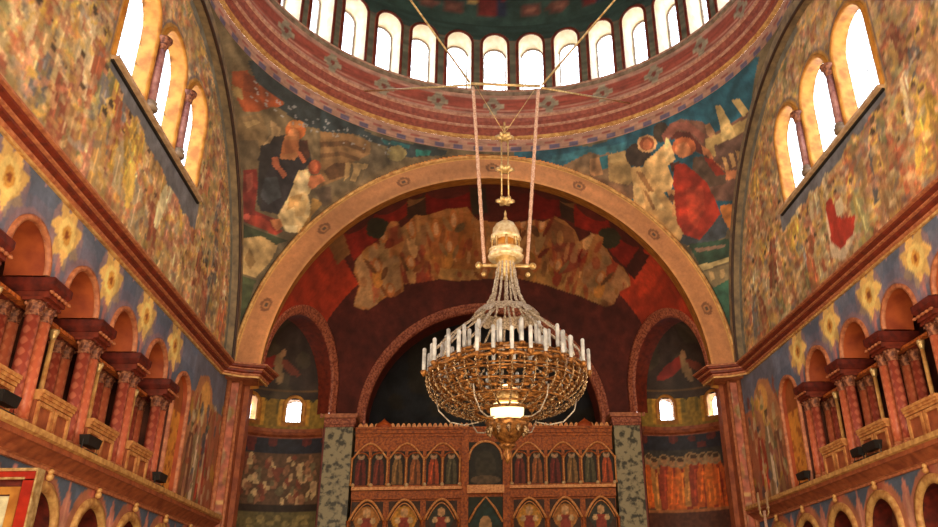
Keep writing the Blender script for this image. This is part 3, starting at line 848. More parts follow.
PEND_RIGHT = [([(0.74, 15.26), (0.7, 15.94), (3.15, 15.56), (4.27, 15.64), (5.95, 15.84), (7.13, 15.59), (7.94, 12.2), (3.3, 13.55)], (40, 86, 104)),
    ([(1.96, 15.48), (3.16, 15.52), (3.85, 15.46), (4.29, 15.47), (4.21, 15.24), (1.97, 15.34)], (52, 104, 118)),
    ([(2.23, 15.18), (3.17, 15.43), (3.53, 15.28), (3.75, 15.33), (4.57, 14.48), (4.56, 13.95), (3.24, 14.58)], (120, 96, 72)),
    ([(3.48, 15.25), (3.73, 15.25), (3.77, 14.93), (3.53, 14.94)], (46, 104, 116)),
    ([(3.18, 15.25), (3.45, 15.25), (3.56, 15.01), (3.63, 14.81), (3.22, 14.83)], (168, 124, 86)),
    ([(3.73, 15.25), (3.93, 15.25), (4.24, 15.25), (4.42, 14.88), (4.62, 14.56), (4.41, 14.37), (3.82, 14.63)], (164, 134, 88)),
    ([(3.76, 15.24), (3.84, 15.29), (3.91, 15.21), (4.01, 15.28), (4.11, 15.2), (4.21, 15.26), (4.28, 15.14), (4.27, 15.01), (3.78, 15.06)], (176, 148, 100)),
    ([(3.22, 14.88), (3.88, 14.58), (4.58, 14.34), (4.61, 13.99), (3.24, 14.58)], (112, 84, 64)),
    ([(5.21, 15.43), (5.68, 15.49), (6.22, 15.23), (6.64, 14.83), (7.3, 14.83), (7.66, 12.92), (6.64, 13.37), (6.51, 14.41)], (110, 78, 66)),
    ([(6.58, 14.76), (7.39, 14.5), (7.51, 13.92), (6.99, 14.07), (6.69, 14.37)], (104, 78, 68)),
    ([(6.4, 14.8), (6.57, 14.8), (7.08, 14.78), (7.33, 14.72), (7.39, 14.5), (6.65, 14.58), (6.74, 14.31), (6.5, 14.45)], (166, 140, 92)),
    ([(6.49, 15.36), (6.6, 15.32), (6.84, 15.0), (7.02, 14.71), (7.14, 14.51), (6.82, 14.57), (6.71, 14.91)], (186, 160, 108)),
    ([(6.83, 15.27), (6.99, 15.2), (7.27, 14.85), (7.18, 14.81)], (186, 160, 108)),
    ([(6.33, 15.11), (6.44, 15.1), (6.62, 14.84), (6.53, 14.78), (6.42, 14.9)], (160, 120, 88)),
    ([(6.88, 14.24), (6.97, 14.2), (7.1, 13.9), (7.02, 13.9)], (196, 152, 100)),
    ([(7.02, 14.25), (7.13, 14.2), (7.25, 13.87), (7.17, 13.87)], (196, 152, 100)),
    ([(7.16, 14.24), (7.27, 14.16), (7.36, 13.89), (7.31, 13.88)], (196, 152, 100)),
    ([(6.33, 14.72), (6.53, 14.56), (6.71, 14.24), (7.02, 13.9), (7.37, 13.73), (7.43, 13.57), (6.74, 13.73), (6.68, 13.88), (6.9, 13.83), (6.48, 14.34)], (190, 120, 80)),
    ([(5.01, 14.97), (4.97, 14.84), (4.85, 14.77), (4.66, 14.78), (4.47, 14.86), (4.31, 15.0), (4.25, 15.16), (4.28, 15.28), (4.41, 15.35), (4.59, 15.34), (4.79, 15.26), (4.94, 15.12)], (60, 48, 42)),
    ([(5.43, 15.32), (5.42, 15.22), (5.35, 15.15), (5.25, 15.16), (5.13, 15.22), (5.03, 15.34), (4.99, 15.46), (4.99, 15.57), (5.06, 15.63), (5.17, 15.62), (5.28, 15.56), (5.38, 15.45)], (64, 54, 46)),
    ([(5.23, 15.31), (5.44, 15.5), (5.88, 15.37), (6.37, 14.92), (6.37, 14.74), (6.09, 15.04), (5.67, 15.31), (5.37, 15.11)], (134, 82, 70)),
    ([(5.46, 15.16), (5.63, 15.27), (5.98, 15.12), (6.33, 14.72), (6.41, 14.49), (6.15, 14.71), (5.76, 15.09)], (86, 44, 38)),
    ([(6.17, 14.54), (6.5, 14.45), (7.03, 13.86), (7.06, 13.59), (6.66, 13.67), (6.19, 14.12)], (92, 72, 60)),
    ([(6.42, 14.45), (6.66, 14.3), (7.03, 13.81), (6.81, 13.87)], (140, 50, 34)),
    ([(5.14, 15.18), (5.12, 15.09), (5.02, 15.04), (4.88, 15.06), (4.74, 15.12), (4.62, 15.22), (4.57, 15.34), (4.59, 15.43), (4.69, 15.47), (4.82, 15.46), (4.97, 15.39), (5.08, 15.29)], (206, 160, 110)),
    ([(5.07, 15.2), (5.05, 15.13), (4.98, 15.09), (4.88, 15.1), (4.77, 15.15), (4.68, 15.23), (4.64, 15.32), (4.66, 15.39), (4.73, 15.42), (4.83, 15.42), (4.94, 15.36), (5.03, 15.29)], (140, 78, 52)),
    ([(5.0, 15.2), (4.99, 15.14), (4.95, 15.11), (4.89, 15.11), (4.82, 15.14), (4.77, 15.2), (4.74, 15.27), (4.75, 15.33), (4.79, 15.36), (4.85, 15.36), (4.92, 15.32), (4.97, 15.26)], (184, 108, 72)),
    ([(6.2, 14.74), (6.18, 14.65), (6.07, 14.61), (5.92, 14.63), (5.76, 14.72), (5.63, 14.84), (5.56, 14.97), (5.59, 15.07), (5.69, 15.11), (5.85, 15.08), (6.01, 14.99), (6.14, 14.87)], (176, 98, 62)),
    ([(6.08, 14.72), (6.07, 14.64), (6.0, 14.61), (5.9, 14.62), (5.79, 14.68), (5.7, 14.78), (5.66, 14.88), (5.67, 14.96), (5.74, 14.99), (5.84, 14.98), (5.95, 14.92), (6.04, 14.82)], (200, 128, 86)),
    ([(4.85, 14.87), (5.1, 14.97), (5.38, 15.13), (5.58, 14.82), (5.65, 14.63), (5.51, 14.59), (5.71, 14.18), (5.68, 13.95), (5.42, 13.93), (5.02, 14.28), (4.82, 14.65)], (206, 168, 112)),
    ([(5.36, 15.25), (5.48, 15.14), (5.62, 14.85), (5.7, 14.66), (5.44, 14.7), (5.35, 15.02)], (214, 180, 126)),
    ([(4.42, 14.84), (4.87, 14.73), (5.3, 14.16), (5.77, 13.55), (5.89, 13.21), (6.64, 12.05), (6.24, 12.28), (4.62, 13.84), (4.58, 14.34)], (188, 150, 98)),
    ([(4.57, 14.48), (4.75, 14.3), (5.02, 13.61), (4.8, 13.66), (4.57, 14.2)], (206, 172, 118)),
    ([(4.9, 14.45), (5.15, 14.1), (5.57, 13.47), (5.24, 13.56)], (206, 172, 118)),
    ([(4.6, 14.71), (4.83, 14.6), (5.2, 14.04), (5.04, 14.08)], (140, 100, 62)),
    ([(4.87, 14.17), (4.99, 14.1), (5.3, 13.54), (5.19, 13.57)], (140, 100, 62)),
    ([(5.52, 14.0), (5.79, 13.92), (5.92, 13.6), (5.89, 13.21), (5.74, 13.26), (5.76, 13.6)], (206, 150, 98)),
    ([(5.79, 13.71), (5.79, 13.66), (5.76, 13.64), (5.72, 13.63), (5.68, 13.66), (5.64, 13.71), (5.63, 13.76), (5.63, 13.81), (5.66, 13.84), (5.7, 13.84), (5.74, 13.81), (5.78, 13.77)], (110, 70, 48)),
    ([(5.56, 14.62), (5.81, 14.58), (5.79, 14.33), (5.63, 14.42)], (72, 42, 34)),
    ([(5.7, 14.54), (5.94, 14.5), (6.33, 14.11), (6.65, 13.72), (6.92, 12.82), (6.89, 12.44), (6.47, 12.38), (6.16, 12.69), (5.91, 13.47), (5.7, 14.1)], (150, 44, 28)),
    ([(5.77, 14.16), (6.55, 13.88), (6.81, 13.38), (7.02, 12.87), (6.88, 12.52), (6.53, 12.42), (6.15, 12.58), (5.9, 13.04), (5.77, 13.74)], (158, 48, 30)),
    ([(6.06, 13.86), (6.5, 13.77), (6.62, 13.17), (6.44, 12.72), (6.2, 13.02)], (172, 62, 40)),
    ([(6.87, 12.71), (6.99, 12.88), (7.22, 12.5), (7.17, 12.23), (6.46, 12.17), (6.0, 12.46), (6.07, 12.68), (6.53, 12.38)], (66, 72, 80)),
    ([(6.97, 13.1), (7.37, 13.0), (7.38, 12.5), (7.29, 12.32), (7.06, 12.78)], (190, 116, 56)),
    ([(6.23, 12.36), (7.24, 12.16), (7.35, 11.61), (6.55, 11.66)], (50, 74, 58)),
    ([(6.39, 12.19), (7.17, 12.03), (7.18, 11.95), (6.47, 12.05)], (126, 100, 84)),
    ([(6.51, 11.67), (7.32, 11.64), (7.39, 11.52), (6.62, 11.49)], (198, 176, 122)),
    ([(6.62, 11.47), (7.39, 11.44), (7.33, 11.07), (6.98, 10.86), (6.77, 11.09)], (128, 112, 82)),
    ([(6.87, 10.89), (7.36, 11.05), (7.32, 9.73), (7.15, 9.7)], (52, 92, 74)),
    ([(6.77, 11.42), (6.91, 11.34), (6.93, 11.13), (6.84, 11.11)], (176, 146, 100)),
    ([(7.05, 11.37), (7.16, 11.37), (7.18, 11.12), (7.08, 11.11)], (176, 146, 100))]


def pend_paint(fr, side):
    def f(u, v, P):
        X, Y, Z = P[:, 0], P[:, 1], P[:, 2]
        p = Paint(abs(X), Z, C255(104, 90, 68))
        if fr:
            for pts, c in (PEND_LEFT if side < 0 else PEND_RIGHT):
                p.poly(pts, C255(*c))
            n = vnoise(abs(X) * 1.0, Z, .22, 3)
            p.C *= (1 + .35 * (n - .5))[:, None]
            if side < 0:
                r = random.Random(2)
                for k in range(60):
                    a = r.uniform(3.2, 6.9)
                    p.ell(a, 15.48 - .06 * (a - 3) + r.uniform(-.25, .1), .03, .022, C255(150, 150, 150), 0, .8)
        else:
            crowd(p, (1, 7, 9, 13.5), 60, (.8, 1.6), 5)
        d = np.hypot(X, Z - ZA) if fr else X * 0 + 99
        p.fill(d < RAO + .1, C255(70, 50, 38))
        p.dapple(.14, .4, 4).dapple(.35, .3, 12)
        return p.C
    return f


def pend_mask(cu, cv, P):
    return (abs(P[:, 0]) < AQ) & (abs(P[:, 1] - YD) < AQ)


for qx in (-1, 1):
    for qy in (-1, 1):
        a0, a1 = (0, PI / 2)
        def fn(u, v, qx=qx, qy=qy):
            r = np.sqrt(np.maximum(RP ** 2 - (v - ZS) ** 2, 0))
            return qx * r * np.sin(u), YD + qy * r * np.cos(u), v
        def pm(cu, cv, P):
            return (abs(P[:, 0]) < AQ + .03) & (abs(P[:, 1] - YD) < AQ + .03)
        struct(grid('pendentive', fn, np.linspace(0.0, PI / 2, 420 if qy > 0 else 80), np.linspace(ZS, ZS + AQ + .03, 230 if qy > 0 else 50), FRESCO, pend_paint(qy > 0, qx), pm, flip=(qx * qy < 0)))

# ------------------------------------------------------------------ drum, its windows and the dome
YR = 16.0
def ring(prof, name, m, paint=None, n=180):
    if paint is None:
        mb = MB()
        mb.loft([[(r * sin(2 * PI * k / n), YR + r * cos(2 * PI * k / n), z) for r, z in prof] for k in range(n)], cv=True)
        return struct(mb.build(name, m, smooth=False))
    L_ = [0]
    for (r0, z0), (r1, z1) in zip(prof, prof[1:]): L_.append(L_[-1] + math.hypot(r1 - r0, z1 - z0))
    R_, Z_ = [q[0] for q in prof], [q[1] for q in prof]
    def fn(u, v):
        r = np.interp(v, L_, R_)
        return r * np.sin(u), YR + r * np.cos(u), np.interp(v, L_, Z_)
    return struct(grid(name, fn, np.linspace(-PI, PI, 900), np.linspace(0, L_[-1], 14), m, paint))


def checks(u, v, P):
    p = Paint(u, v, C255(170, 128, 108))
    k = (np.degrees(u) / 2.5)
    p.fill((np.floor(k) % 2 == 0) & (v > .12) & (v < .26), C255(100, 88, 112))
    p.fill((np.floor(k + .5) % 2 == 0) & (v > .3) & (v < .4), C255(150, 84, 74))
    p.fill(v < .06, C255(110, 90, 74))
    p.dapple(.05, .3, 3)
    return p.C


def redzone(u, v, P):
    p = Paint(u, v, C255(150, 72, 58))
    ph = (np.degrees(u) - .3 + 7.5) % 15 - 7.5       # painted crosses
    a = abs(ph) * .124
    vv = v - .38
    p.fill((v < .1) | (v > .66), C255(176, 132, 116))
    p.fill((v > .16) & (v < .19), C255(186, 130, 112))
    p.fill((v > .56) & (v < .59), C255(186, 130, 112))
    g = C255(156, 144, 122)
    p.fill((a < .12) & (abs(vv) < .33), g)
    p.fill((a < .34) & (abs(vv) < .1), g)
    p.fill((np.hypot(a, vv) < .24), C255(140, 128, 110))
    p.fill((np.hypot(a, vv) < .09), C255(120, 56, 46))
    p.dapple(.05, .35, 6)
    return p.C


ring([(7.9, 15.85), (7.36, 15.58), (7.33, 15.61)], 'trim_9', GOLDL)
ring([(7.33, 15.6), (7.31, 16.12)], 'trim_9', FRESCO_FINE, checks)
DRED = mat('faded_red_moulding', (160, 84, 66), (124, 58, 48), 8, .6)
DPINK = mat('faded_rose_moulding', (204, 160, 136), (164, 112, 92), 9, .6)
ring([(7.31, 16.12), (7.25, 16.14), (7.25, 16.2), (7.22, 16.22)], 'trim_10', GOLDL)
ring([(7.22, 16.22), (7.22, 16.36), (7.17, 16.4), (7.17, 16.48)], 'trim_11', DRED)
ring([(7.17, 16.48), (7.12, 16.5), (7.12, 16.56)], 'trim_12', DPINK)
ring([(7.12, 16.56), (7.12, 16.7), (7.08, 16.82)], 'trim_13', DRED)
ring([(7.08, 16.82), (7.02, 16.85), (7.02, 16.92), (7.12, 16.96)], 'trim_14', DPINK)
ring([(7.12, 16.96), (7.1, 17.74)], 'trim_15', FRESCO_FINE, redzone)
ring([(7.1, 17.74), (7.05, 17.76), (7.05, 17.86), (7.09, 17.88)], 'trim_16', STONEG)
ring([(7.09, 17.88), (7.09, 17.97), (7.9, 17.97)], 'trim_17', DPINK)
NW = 36
ZW0, ZW1, RW, RWH = 17.97, 19.9, 7.13, .43
PH0 = math.radians(.8)


def drum_mask(cu, cv, P):
    ph = (cu - PH0 + PI / NW) % (2 * PI / NW) - PI / NW
    s_ = abs(ph) * RW
    return ~(((s_ < RWH) & (cv < ZW1)) | ((cv >= ZW1) & (s_ ** 2 + (cv - ZW1) ** 2 < RWH ** 2)))


def drum_paint(u, v, P):
    p = Paint(u, v, C255(104, 84, 68))
    ph = (u - PH0 + PI / NW) % (2 * PI / NW) - PI / NW
    s_ = abs(ph) * RW
    d = np.where(v > ZW1, np.hypot(s_, v - ZW1), s_)
    p.fill(d < .52, C255(146, 72, 56))
    p.fill(d < .46, C255(170, 110, 84))
    p.fill((s_ > .52) & (v < ZW1 + .1), C255(96, 96, 80))
    p.fill((v > ZW1 + .2) & (d > .52), C255(46, 66, 60))
    p.dapple(.1, .4, 6)
    return p.C


struct(grid('dome_drum', lambda u, v: (RW * np.sin(u), YR + RW * np.cos(u), v), np.linspace(-PI, PI, 1081), np.arange(17.96, 20.8, .055), FRESCO_FINE, drum_paint, drum_mask))


def dome_paint(u, v, P):
    p = Paint(u * 6.0, v * 6.6, C255(52, 74, 66))
    r = random.Random(1)
    for k in range(12):
        a = (k - 6) * PI / 6 * 6
        p.poly([(a - .45, .35), (a + .45, .35), (a + .32, 1.5), (a - .32, 1.5)], C255(112, 40, 36))
        p.poly([(a + .1, .35), (a + .45, .35), (a + .32, 1.4), (a + .1, 1.4)], C255(44, 48, 70))
        p.ell(a, 1.75, .2, .24, C255(190, 140, 96))
        for q in (-1.15, 1.15):
            p.ell(a + q, .62, .34, .26, C255(120, 62, 52), 0, .8)
            p.ell(a + q, .62, .16, .14, C255(150, 100, 80), 0, .8)
        p.ell(a - .6, .95, .12, .12, C255(176, 140, 80))
    p.fill(v > 1.25, C255(160, 120, 60))
    p.dapple(.25, .4, 3)
    return p.C


struct(grid('dome', lambda u, v: (RW * np.sin(u) * np.cos(v), YR + RW * np.cos(u) * np.cos(v), 20.74 + RW * np.sin(v)), np.linspace(-PI, PI, 260), np.linspace(0, PI / 2, 70), FRESCO_FINE, dome_paint))
# small moulding at the dome base
proto = empty('window_9', (0, 0, 0), kind='structure')
def warch(r, z0=ZW0, n=14):
    return [(-r, z0)] + [(r * cos(PI - PI * k / n), ZW1 + r * sin(PI - PI * k / n)) for k in range(n + 1)] + [(r, z0)]
mb = MB()
mb.loft([[(q[0], RW - .01, q[1]), (q[0], 7.85, q[1] - (.12 if q[1] > ZW1 else 0))] for q in warch(RWH)])
mb.build('window_reveal', CREAM, proto, True)
mb = MB()
A_, B_ = warch(RWH - .01), warch(RWH + .07)
mb.loft([[(a[0], RW, a[1]), (a[0], RW - .05, a[1]), (b[0], RW - .05, b[1]), (b[0], RW, b[1])] for a, b in zip(A_, B_)])
mb.build('window_archivolt', REDM, proto, True)
mb = MB()
o1, o2 = warch(RWH - .02), warch(RWH - .06)
mb.loft([[(a[0], 7.78, a[1] - .1), (b[0], 7.78, b[1] - .1), (b[0], 7.84, b[1] - .1), (a[0], 7.84, a[1] - .1)] for a, b in zip(o1, o2)], cu=True)
mb.build('window_frame', STONEG, proto)
mb = MB()
mb.loft([[(q[0], 7.83, q[1] - .1) for q in o1], [(q[0], 7.85, q[1] - .1) for q in o1]], cu=True, caps=True)
mb.build('glass', GLASS, proto)
proto.location = (0, YR, 0)
proto.rotation_euler.z = -PH0
for k in range(1, NW):
    c = copy_tree(proto)
    c.name = 'window_%d' % (9 + k)
    c.rotation_euler.z = -(PH0 + 2 * PI * k / NW)

# ------------------------------------------------------------------ front arch and apse half dome
def arch_face_paint(u, v, P):
    p = Paint(u, v, C255(190, 130, 86))
    L_ = u * 6.95
    p.fill(v < RAI + .06, C255(206, 146, 92))
    p.fill(v > RAO - .09, C255(214, 166, 96))
    p.fill(v > RAO - .03, C255(96, 60, 40))
    for k in range(15):
        a = PI * (k + .5) / 15 * 6.95
        rr = np.maximum(abs(L_ - a) / .26, abs(v - 6.95) / .17)
        d = np.hypot((L_ - a) / .22, (v - 6.95) / .16)
        p.fill((d < 1) & (k % 2 == 1), C255(128, 84, 58))
        p.fill((d < .62) & (k % 2 == 1), C255(176, 120, 76))
        p.fill((d < .3) & (k % 2 == 1), C255(90, 70, 60))
        if k % 2 == 0:
            for j in (-.5, 0, .5):
                p.fill(np.hypot((L_ - a - j) / .16, (v - 6.95) / .06) < 1, C255(188, 128, 84))
    p.dapple(.3, .25, 2)
    return p.C


struct(grid('front_arch', lambda u, v: (v * np.cos(u), u * 0 + YA, ZA + v * np.sin(u)), np.linspace(.03, PI - .03, 700), np.linspace(RAI, RAO, 18), FRESCO_FINE, arch_face_paint))
mb = MB()
mb.loft([[(RAO * cos(a), YA, ZA + RAO * sin(a)), (RAO * cos(a), YA + .3, ZA + RAO * sin(a))] for a in [PI * i / 90 for i in range(91)]])
mb.loft([[(RAI * cos(a), YA, ZA + RAI * sin(a)), ((RAI + .19) * cos(a), YC + .02, ZA + .12 + (RAI + .19) * sin(a)), (8.4 * cos(a), YC + .02, ZA + 8.4 * sin(a))] for a in [-.03 + (PI + .06) * i / 90 for i in range(91)]])
struct(mb.build('front_arch', GOLDP, smooth=False))
mb = MB()
mb.tube([((RAO + .02) * cos(a), YA - .02, ZA + (RAO + .02) * sin(a)) for a in [PI * i / 90 for i in range(91)]], .05, 6)
struct(mb.build('trim_18', GOLDL, smooth=True))
# west arch, same as the front one, out of view
mb = MB()
mb.loft([[(7.2 * cos(a), 8.65, ZA + 7.2 * sin(a)), (10.5 * cos(a), 8.65, max(ZA, min(17, ZA + 10.5 * sin(a))))] for a in [PI * i / 40 for i in range(41)]])
struct(mb.build('west_arch', BROWNM))

# corner piers carrying the arch
for side in (-1, 1):
    def ppaint(u, v, P, side=side):
        p = Paint(u, v, C255(176, 104, 84))
        r = random.Random(4)
        for k in range(120):
            p.ell(r.uniform(-.5, 1.6), r.uniform(0, 8), r.uniform(.03, .12), r.uniform(.06, .3), PALROBE[r.randrange(10)] * .8, 0, .6)
        for zz in (6.3, 4.3):
            p.fill((v > zz - 1.6) & (v < zz - 1.5), C255(200, 160, 110))
        p.dapple(.1, .4, 3)
        return p.C
    t = empty('corner_pier', (side * 7.1, 23.9, 0), kind='structure')
    MB().bb(side * 7.14, side * 7.5, 23.7, 24.2, 0, 8.05).build('pier_core', BROWNM, t)
    grid('pier_face', lambda u, v: (side * (7.14 + u), u * 0 + 23.68, v), np.linspace(0, .36, 12), np.linspace(0, 8, 150), FRESCO_FINE, ppaint, None, t)
    MB().tube([(side * 7.44, 23.62, 0), (side * 7.44, 23.62, 8.05)], .07, 10).build('corner_shaft', PINKM, t, True)
    MB().tube([(side * 7.14, 23.7, 0), (side * 7.14, 23.7, 8.05)], .05, 10).build('corner_shaft', PINKM, t, True)
    MB().bb(side * 7.0, side * 7.7, 24.2, 24.6, 0, 9).build('pier_core', BROWNM, t)
    MB().bb(side * 7.5, side * 7.7, 23.85, 24.3, 0, 9).build('pier_core', BROWNM, t)
    MB().bb(side * 6.62, side * 7.5, 23.3, 24.2, 8.06, 8.3).build('pier_block', PINKM, t)

# half dome, cut by three arches
OPEN = []   # each: F, direction along the chord, normal, half width, springing
def mk_open(F, B, zs, r=None):
    F, B = np.array(F, float), np.array(B, float)
    L_ = np.hypot(*(B - F))
    d = (B - F) / L_
    mid = (F + B) / 2
    nrm = np.array([-d[1], d[0]])
    if nrm @ (mid - np.array([0, YC])) < 0: nrm = -nrm
    return dict(mid=mid, d=d, n=nrm, r=r or L_ / 2, zs=zs)


OL = mk_open((-6.98, 24.35), (-5.35, 28.3), 8.72)
OR = mk_open((6.98, 24.35), (5.35, 28.3), 8.72)
OC = mk_open((-4.5, 29.08), (4.5, 29.08), 8.1, 4.2)


def inside_open(P, o, extra=0.0):
    q = P[:, :2] - o['mid']
    s_ = q @ o['d']
    dn = q @ o['n']
    z = P[:, 2]
    r = o['r'] + extra
    return (dn > -1.6) & (((abs(s_) < r) & (z < o['zs'])) | ((z >= o['zs']) & (s_ ** 2 + (z - o['zs']) ** 2 < r * r)))


def sd_mask(cu, cv, P):
    k = np.ones(len(cu), bool)
    for o in (OL, OR, OC): k &= ~inside_open(P, o, .06)
    return k


CLOUD = [(-4.66, 11.79), (-4.45, 11.77), (-4.16, 11.87), (-3.63, 12.36), (-3.32, 12.44), (-3.0, 12.67), (-3.0, 12.85), (-2.03, 13.12), (-1.78, 13.2), (-1.19, 13.21), (-0.18, 13.31), (0.34, 13.33), (1.38, 13.27), (2.22, 13.03), (2.89, 12.74), (3.45, 12.49), (4.0, 12.16), (4.3, 11.96), (4.58, 11.91), (4.63, 12.05), (4.74, 12.21), (5.01, 12.21), (4.92, 12.45), (4.69, 12.75), (4.39, 13.02), (4.13, 13.34), (3.96, 13.49), (3.95, 13.59), (3.76, 13.72), (3.55, 13.83), (3.44, 13.81), (3.25, 13.8), (3.04, 14.05), (2.69, 14.28), (2.29, 14.46), (1.93, 14.46), (1.61, 14.55), (-0.42, 14.65), (-0.76, 14.8), (-1.47, 14.69), (-1.86, 14.57), (-2.25, 14.44), (-2.55, 14.37), (-2.78, 14.21), (-3.05, 14.04), (-3.11, 14.1), (-3.33, 14.02), (-3.48, 13.89), (-3.61, 13.72), (-3.77, 13.59), (-3.92, 13.47), (-4.2, 13.26), (-4.51, 12.9), (-4.6, 12.63), (-4.46, 12.39), (-4.57, 12.12)]
PANELS = [([(-4.73, 13.07), (-3.78, 13.84), (-2.78, 14.39), (-2.81, 14.28), (-3.23, 14.03), (-3.91, 13.49), (-4.57, 12.87)], (134, 36, 24)),
    ([(-3.4, 13.91), (-3.46, 13.81), (-3.61, 13.69), (-3.8, 13.59), (-3.98, 13.53), (-4.09, 13.52), (-4.11, 13.55), (-4.04, 13.64), (-3.9, 13.75), (-3.72, 13.86), (-3.55, 13.94), (-3.43, 13.96)], (58, 54, 36)),
    ([(-2.78, 14.39), (-2.18, 14.64), (-2.17, 14.47), (-2.82, 14.23)], (66, 42, 28)),
    ([(-2.76, 14.37), (-2.09, 14.66), (-2.11, 14.65), (-2.76, 14.41)], (128, 88, 50)),
    ([(-2.18, 14.64), (-0.55, 14.97), (-0.59, 14.74), (-1.78, 14.55), (-2.17, 14.47)], (116, 26, 20)),
    ([(-0.7, 14.96), (-0.16, 14.99), (-0.03, 14.76), (-0.59, 14.71)], (62, 48, 32)),
    ([(0.47, 14.98), (1.45, 14.84), (1.61, 14.55), (0.66, 14.64)], (100, 30, 22)),
    ([(1.38, 14.86), (2.36, 14.57), (2.51, 14.4), (1.61, 14.55)], (118, 26, 20)),
    ([(2.33, 14.59), (2.87, 14.36), (3.03, 14.14), (2.52, 14.38)], (62, 40, 28)),
    ([(2.27, 14.6), (2.87, 14.34), (2.9, 14.35), (2.34, 14.57)], (120, 82, 48)),
    ([(2.83, 14.38), (3.93, 13.74), (4.94, 12.84), (4.82, 12.66), (4.11, 13.38), (3.53, 13.86), (3.01, 14.12)], (136, 36, 24)),
    ([(4.43, 13.31), (4.43, 13.25), (4.34, 13.26), (4.18, 13.32), (4.0, 13.43), (3.84, 13.56), (3.76, 13.67), (3.77, 13.74), (3.87, 13.73), (4.02, 13.65), (4.19, 13.53), (4.34, 13.4)], (58, 54, 36)),
    ([(4.94, 12.84), (5.26, 12.48), (5.07, 12.3), (4.76, 12.69)], (72, 32, 24))]
CHERUBS = [([(-4.57, 12.91), (-3.92, 13.45), (-3.14, 13.46), (-3.08, 12.74), (-4.16, 11.9), (-4.65, 11.86), (-4.42, 12.4)], (178, 134, 90)),
    ([(-4.12, 12.78), (-3.9, 12.92), (-3.78, 12.38), (-4.01, 12.07)], (186, 104, 66)),
    ([(-3.14, 13.3), (-2.59, 13.69), (-2.43, 13.92), (-2.03, 13.53), (-2.03, 13.09), (-3.0, 12.87)], (140, 64, 44)),
    ([(-2.79, 14.11), (-2.18, 14.34), (-2.19, 13.97), (-2.83, 13.53), (-3.14, 13.46)], (150, 104, 66)),
    ([(-2.02, 14.47), (-0.59, 14.77), (-0.4, 14.36), (-0.18, 13.33), (-1.78, 13.21), (-2.11, 13.78)], (168, 104, 52)),
    ([(-1.78, 13.51), (-0.19, 13.57), (-0.18, 13.31), (-1.78, 13.2)], (186, 136, 76)),
    ([(-1.46, 14.35), (-0.9, 14.42), (-0.71, 13.84), (-1.37, 13.78)], (176, 96, 44)),
    ([(-3.6, 13.79), (-3.08, 14.08), (-2.96, 13.87), (-3.43, 13.56)], (156, 76, 48)),
    ([(1.63, 14.47), (2.31, 14.41), (2.95, 14.11), (3.1, 13.84), (2.12, 13.92)], (146, 92, 56)),
    ([(2.18, 14.06), (3.1, 13.84), (3.43, 13.28), (2.84, 13.2), (2.33, 13.52)], (146, 70, 48)),
    ([(1.77, 13.54), (2.84, 13.2), (4.29, 12.11), (4.3, 11.98), (2.89, 12.77), (1.46, 13.26)], (176, 126, 68)),
    ([(3.54, 13.4), (3.98, 13.45), (4.85, 12.53), (4.96, 12.28), (4.58, 11.95), (4.14, 12.22), (3.48, 12.88)], (178, 126, 82)),
    ([(3.21, 13.68), (3.57, 13.57), (3.56, 13.29), (3.27, 13.38)], (132, 34, 24))]


def sd_paint(u, v, P):
    X, Y, Z = P[:, 0], P[:, 1], P[:, 2]
    p = Paint(X, Z, C255(88, 36, 28))
    y = (Y - YC)
    # radiating red panels split by dark ribs
    th = np.degrees(np.arctan2(Z - 8.25, X))
    R_ = np.hypot(X, Z - 8.25)
    n = vnoise(X, Z, .5, 3)
    red = R_ > 5.95
    out = (R_ > 6.12) & ((th < 41) | (th > 137))
    p.fill(out, C255(176, 58, 32))
    p.fill((R_ > 6.6) & (abs(th - 137) < 2.6), C255(150, 100, 56))
    for pts, c in PANELS:
        p.poly(pts, C255(*c))
    # band of cherubs on cloud
    inside = Paint(X, Z, (0, 0, 0)); inside.poly(CLOUD, (1, 1, 1))
    msk = inside.C[:, 0] > .5
    r = random.Random(6)
    pal = [C255(196, 142, 86), C255(176, 104, 56), C255(206, 154, 100), C255(160, 66, 40), C255(146, 92, 54), C255(196, 130, 60), C255(156, 118, 74)]
    q = Paint(X, Z, C255(178, 118, 66))
    for pts, c in CHERUBS:
        q.poly(pts, C255(*c))
    for k in range(420):
        a, b = r.uniform(-4.9, 5.2), r.uniform(11.5, 14.9)
        q.ell(a, b, r.uniform(.04, .1), r.uniform(.08, .22), pal[r.randrange(7)] * r.uniform(.8, 1.15), r.uniform(-.9, .9), .6)
    for k in range(34):
        a, b = r.uniform(-4.6, 4.9), r.uniform(12.2, 14.6)
        q.ell(a, b - .25, .17, .3, pal[r.randrange(7)] * 1.05, r.uniform(-.3, .3))
        q.ell(a, b, .15, .16, C255(196, 120, 62))
        q.ell(a, b, .09, .11, C255(214, 160, 112))
        q.ell(a + .22, b - .1, .2, .07, pal[r.randrange(7)] * .8, r.uniform(.3, 1.2))
        q.ell(a - .22, b - .1, .2, .07, pal[r.randrange(7)] * .8, -r.uniform(.3, 1.2))
    p.C[msk] = q.C[msk]
    p.dapple(.2, .3, 5).dapple(.7, .25, 9)
    return p.C


def sd_fn(u, v):
    zz = np.sin(v)
    return RS * np.cos(v) * np.sin(u), YC + RS * np.cos(v) * np.cos(u), ZQ + RS * zz


struct(grid('apse_half_dome', sd_fn, np.linspace(-PI / 2, PI / 2, 380), np.linspace(0, PI / 2, 190), FRESCO, sd_paint, sd_mask))


def hit(o, s_, z, ext=0.0):
    """distance along the opening's normal from its chord plane to the apse surface"""
    r2 = RS ** 2 - max(z - ZQ, 0) ** 2
    q = o['mid'] + o['d'] * s_ - np.array([0, YC])
    b = q @ o['n']
    c = q @ q - max(r2, .01)
    D = b * b - c
    return -b + sqrt(D) if D > 0 else 0.0


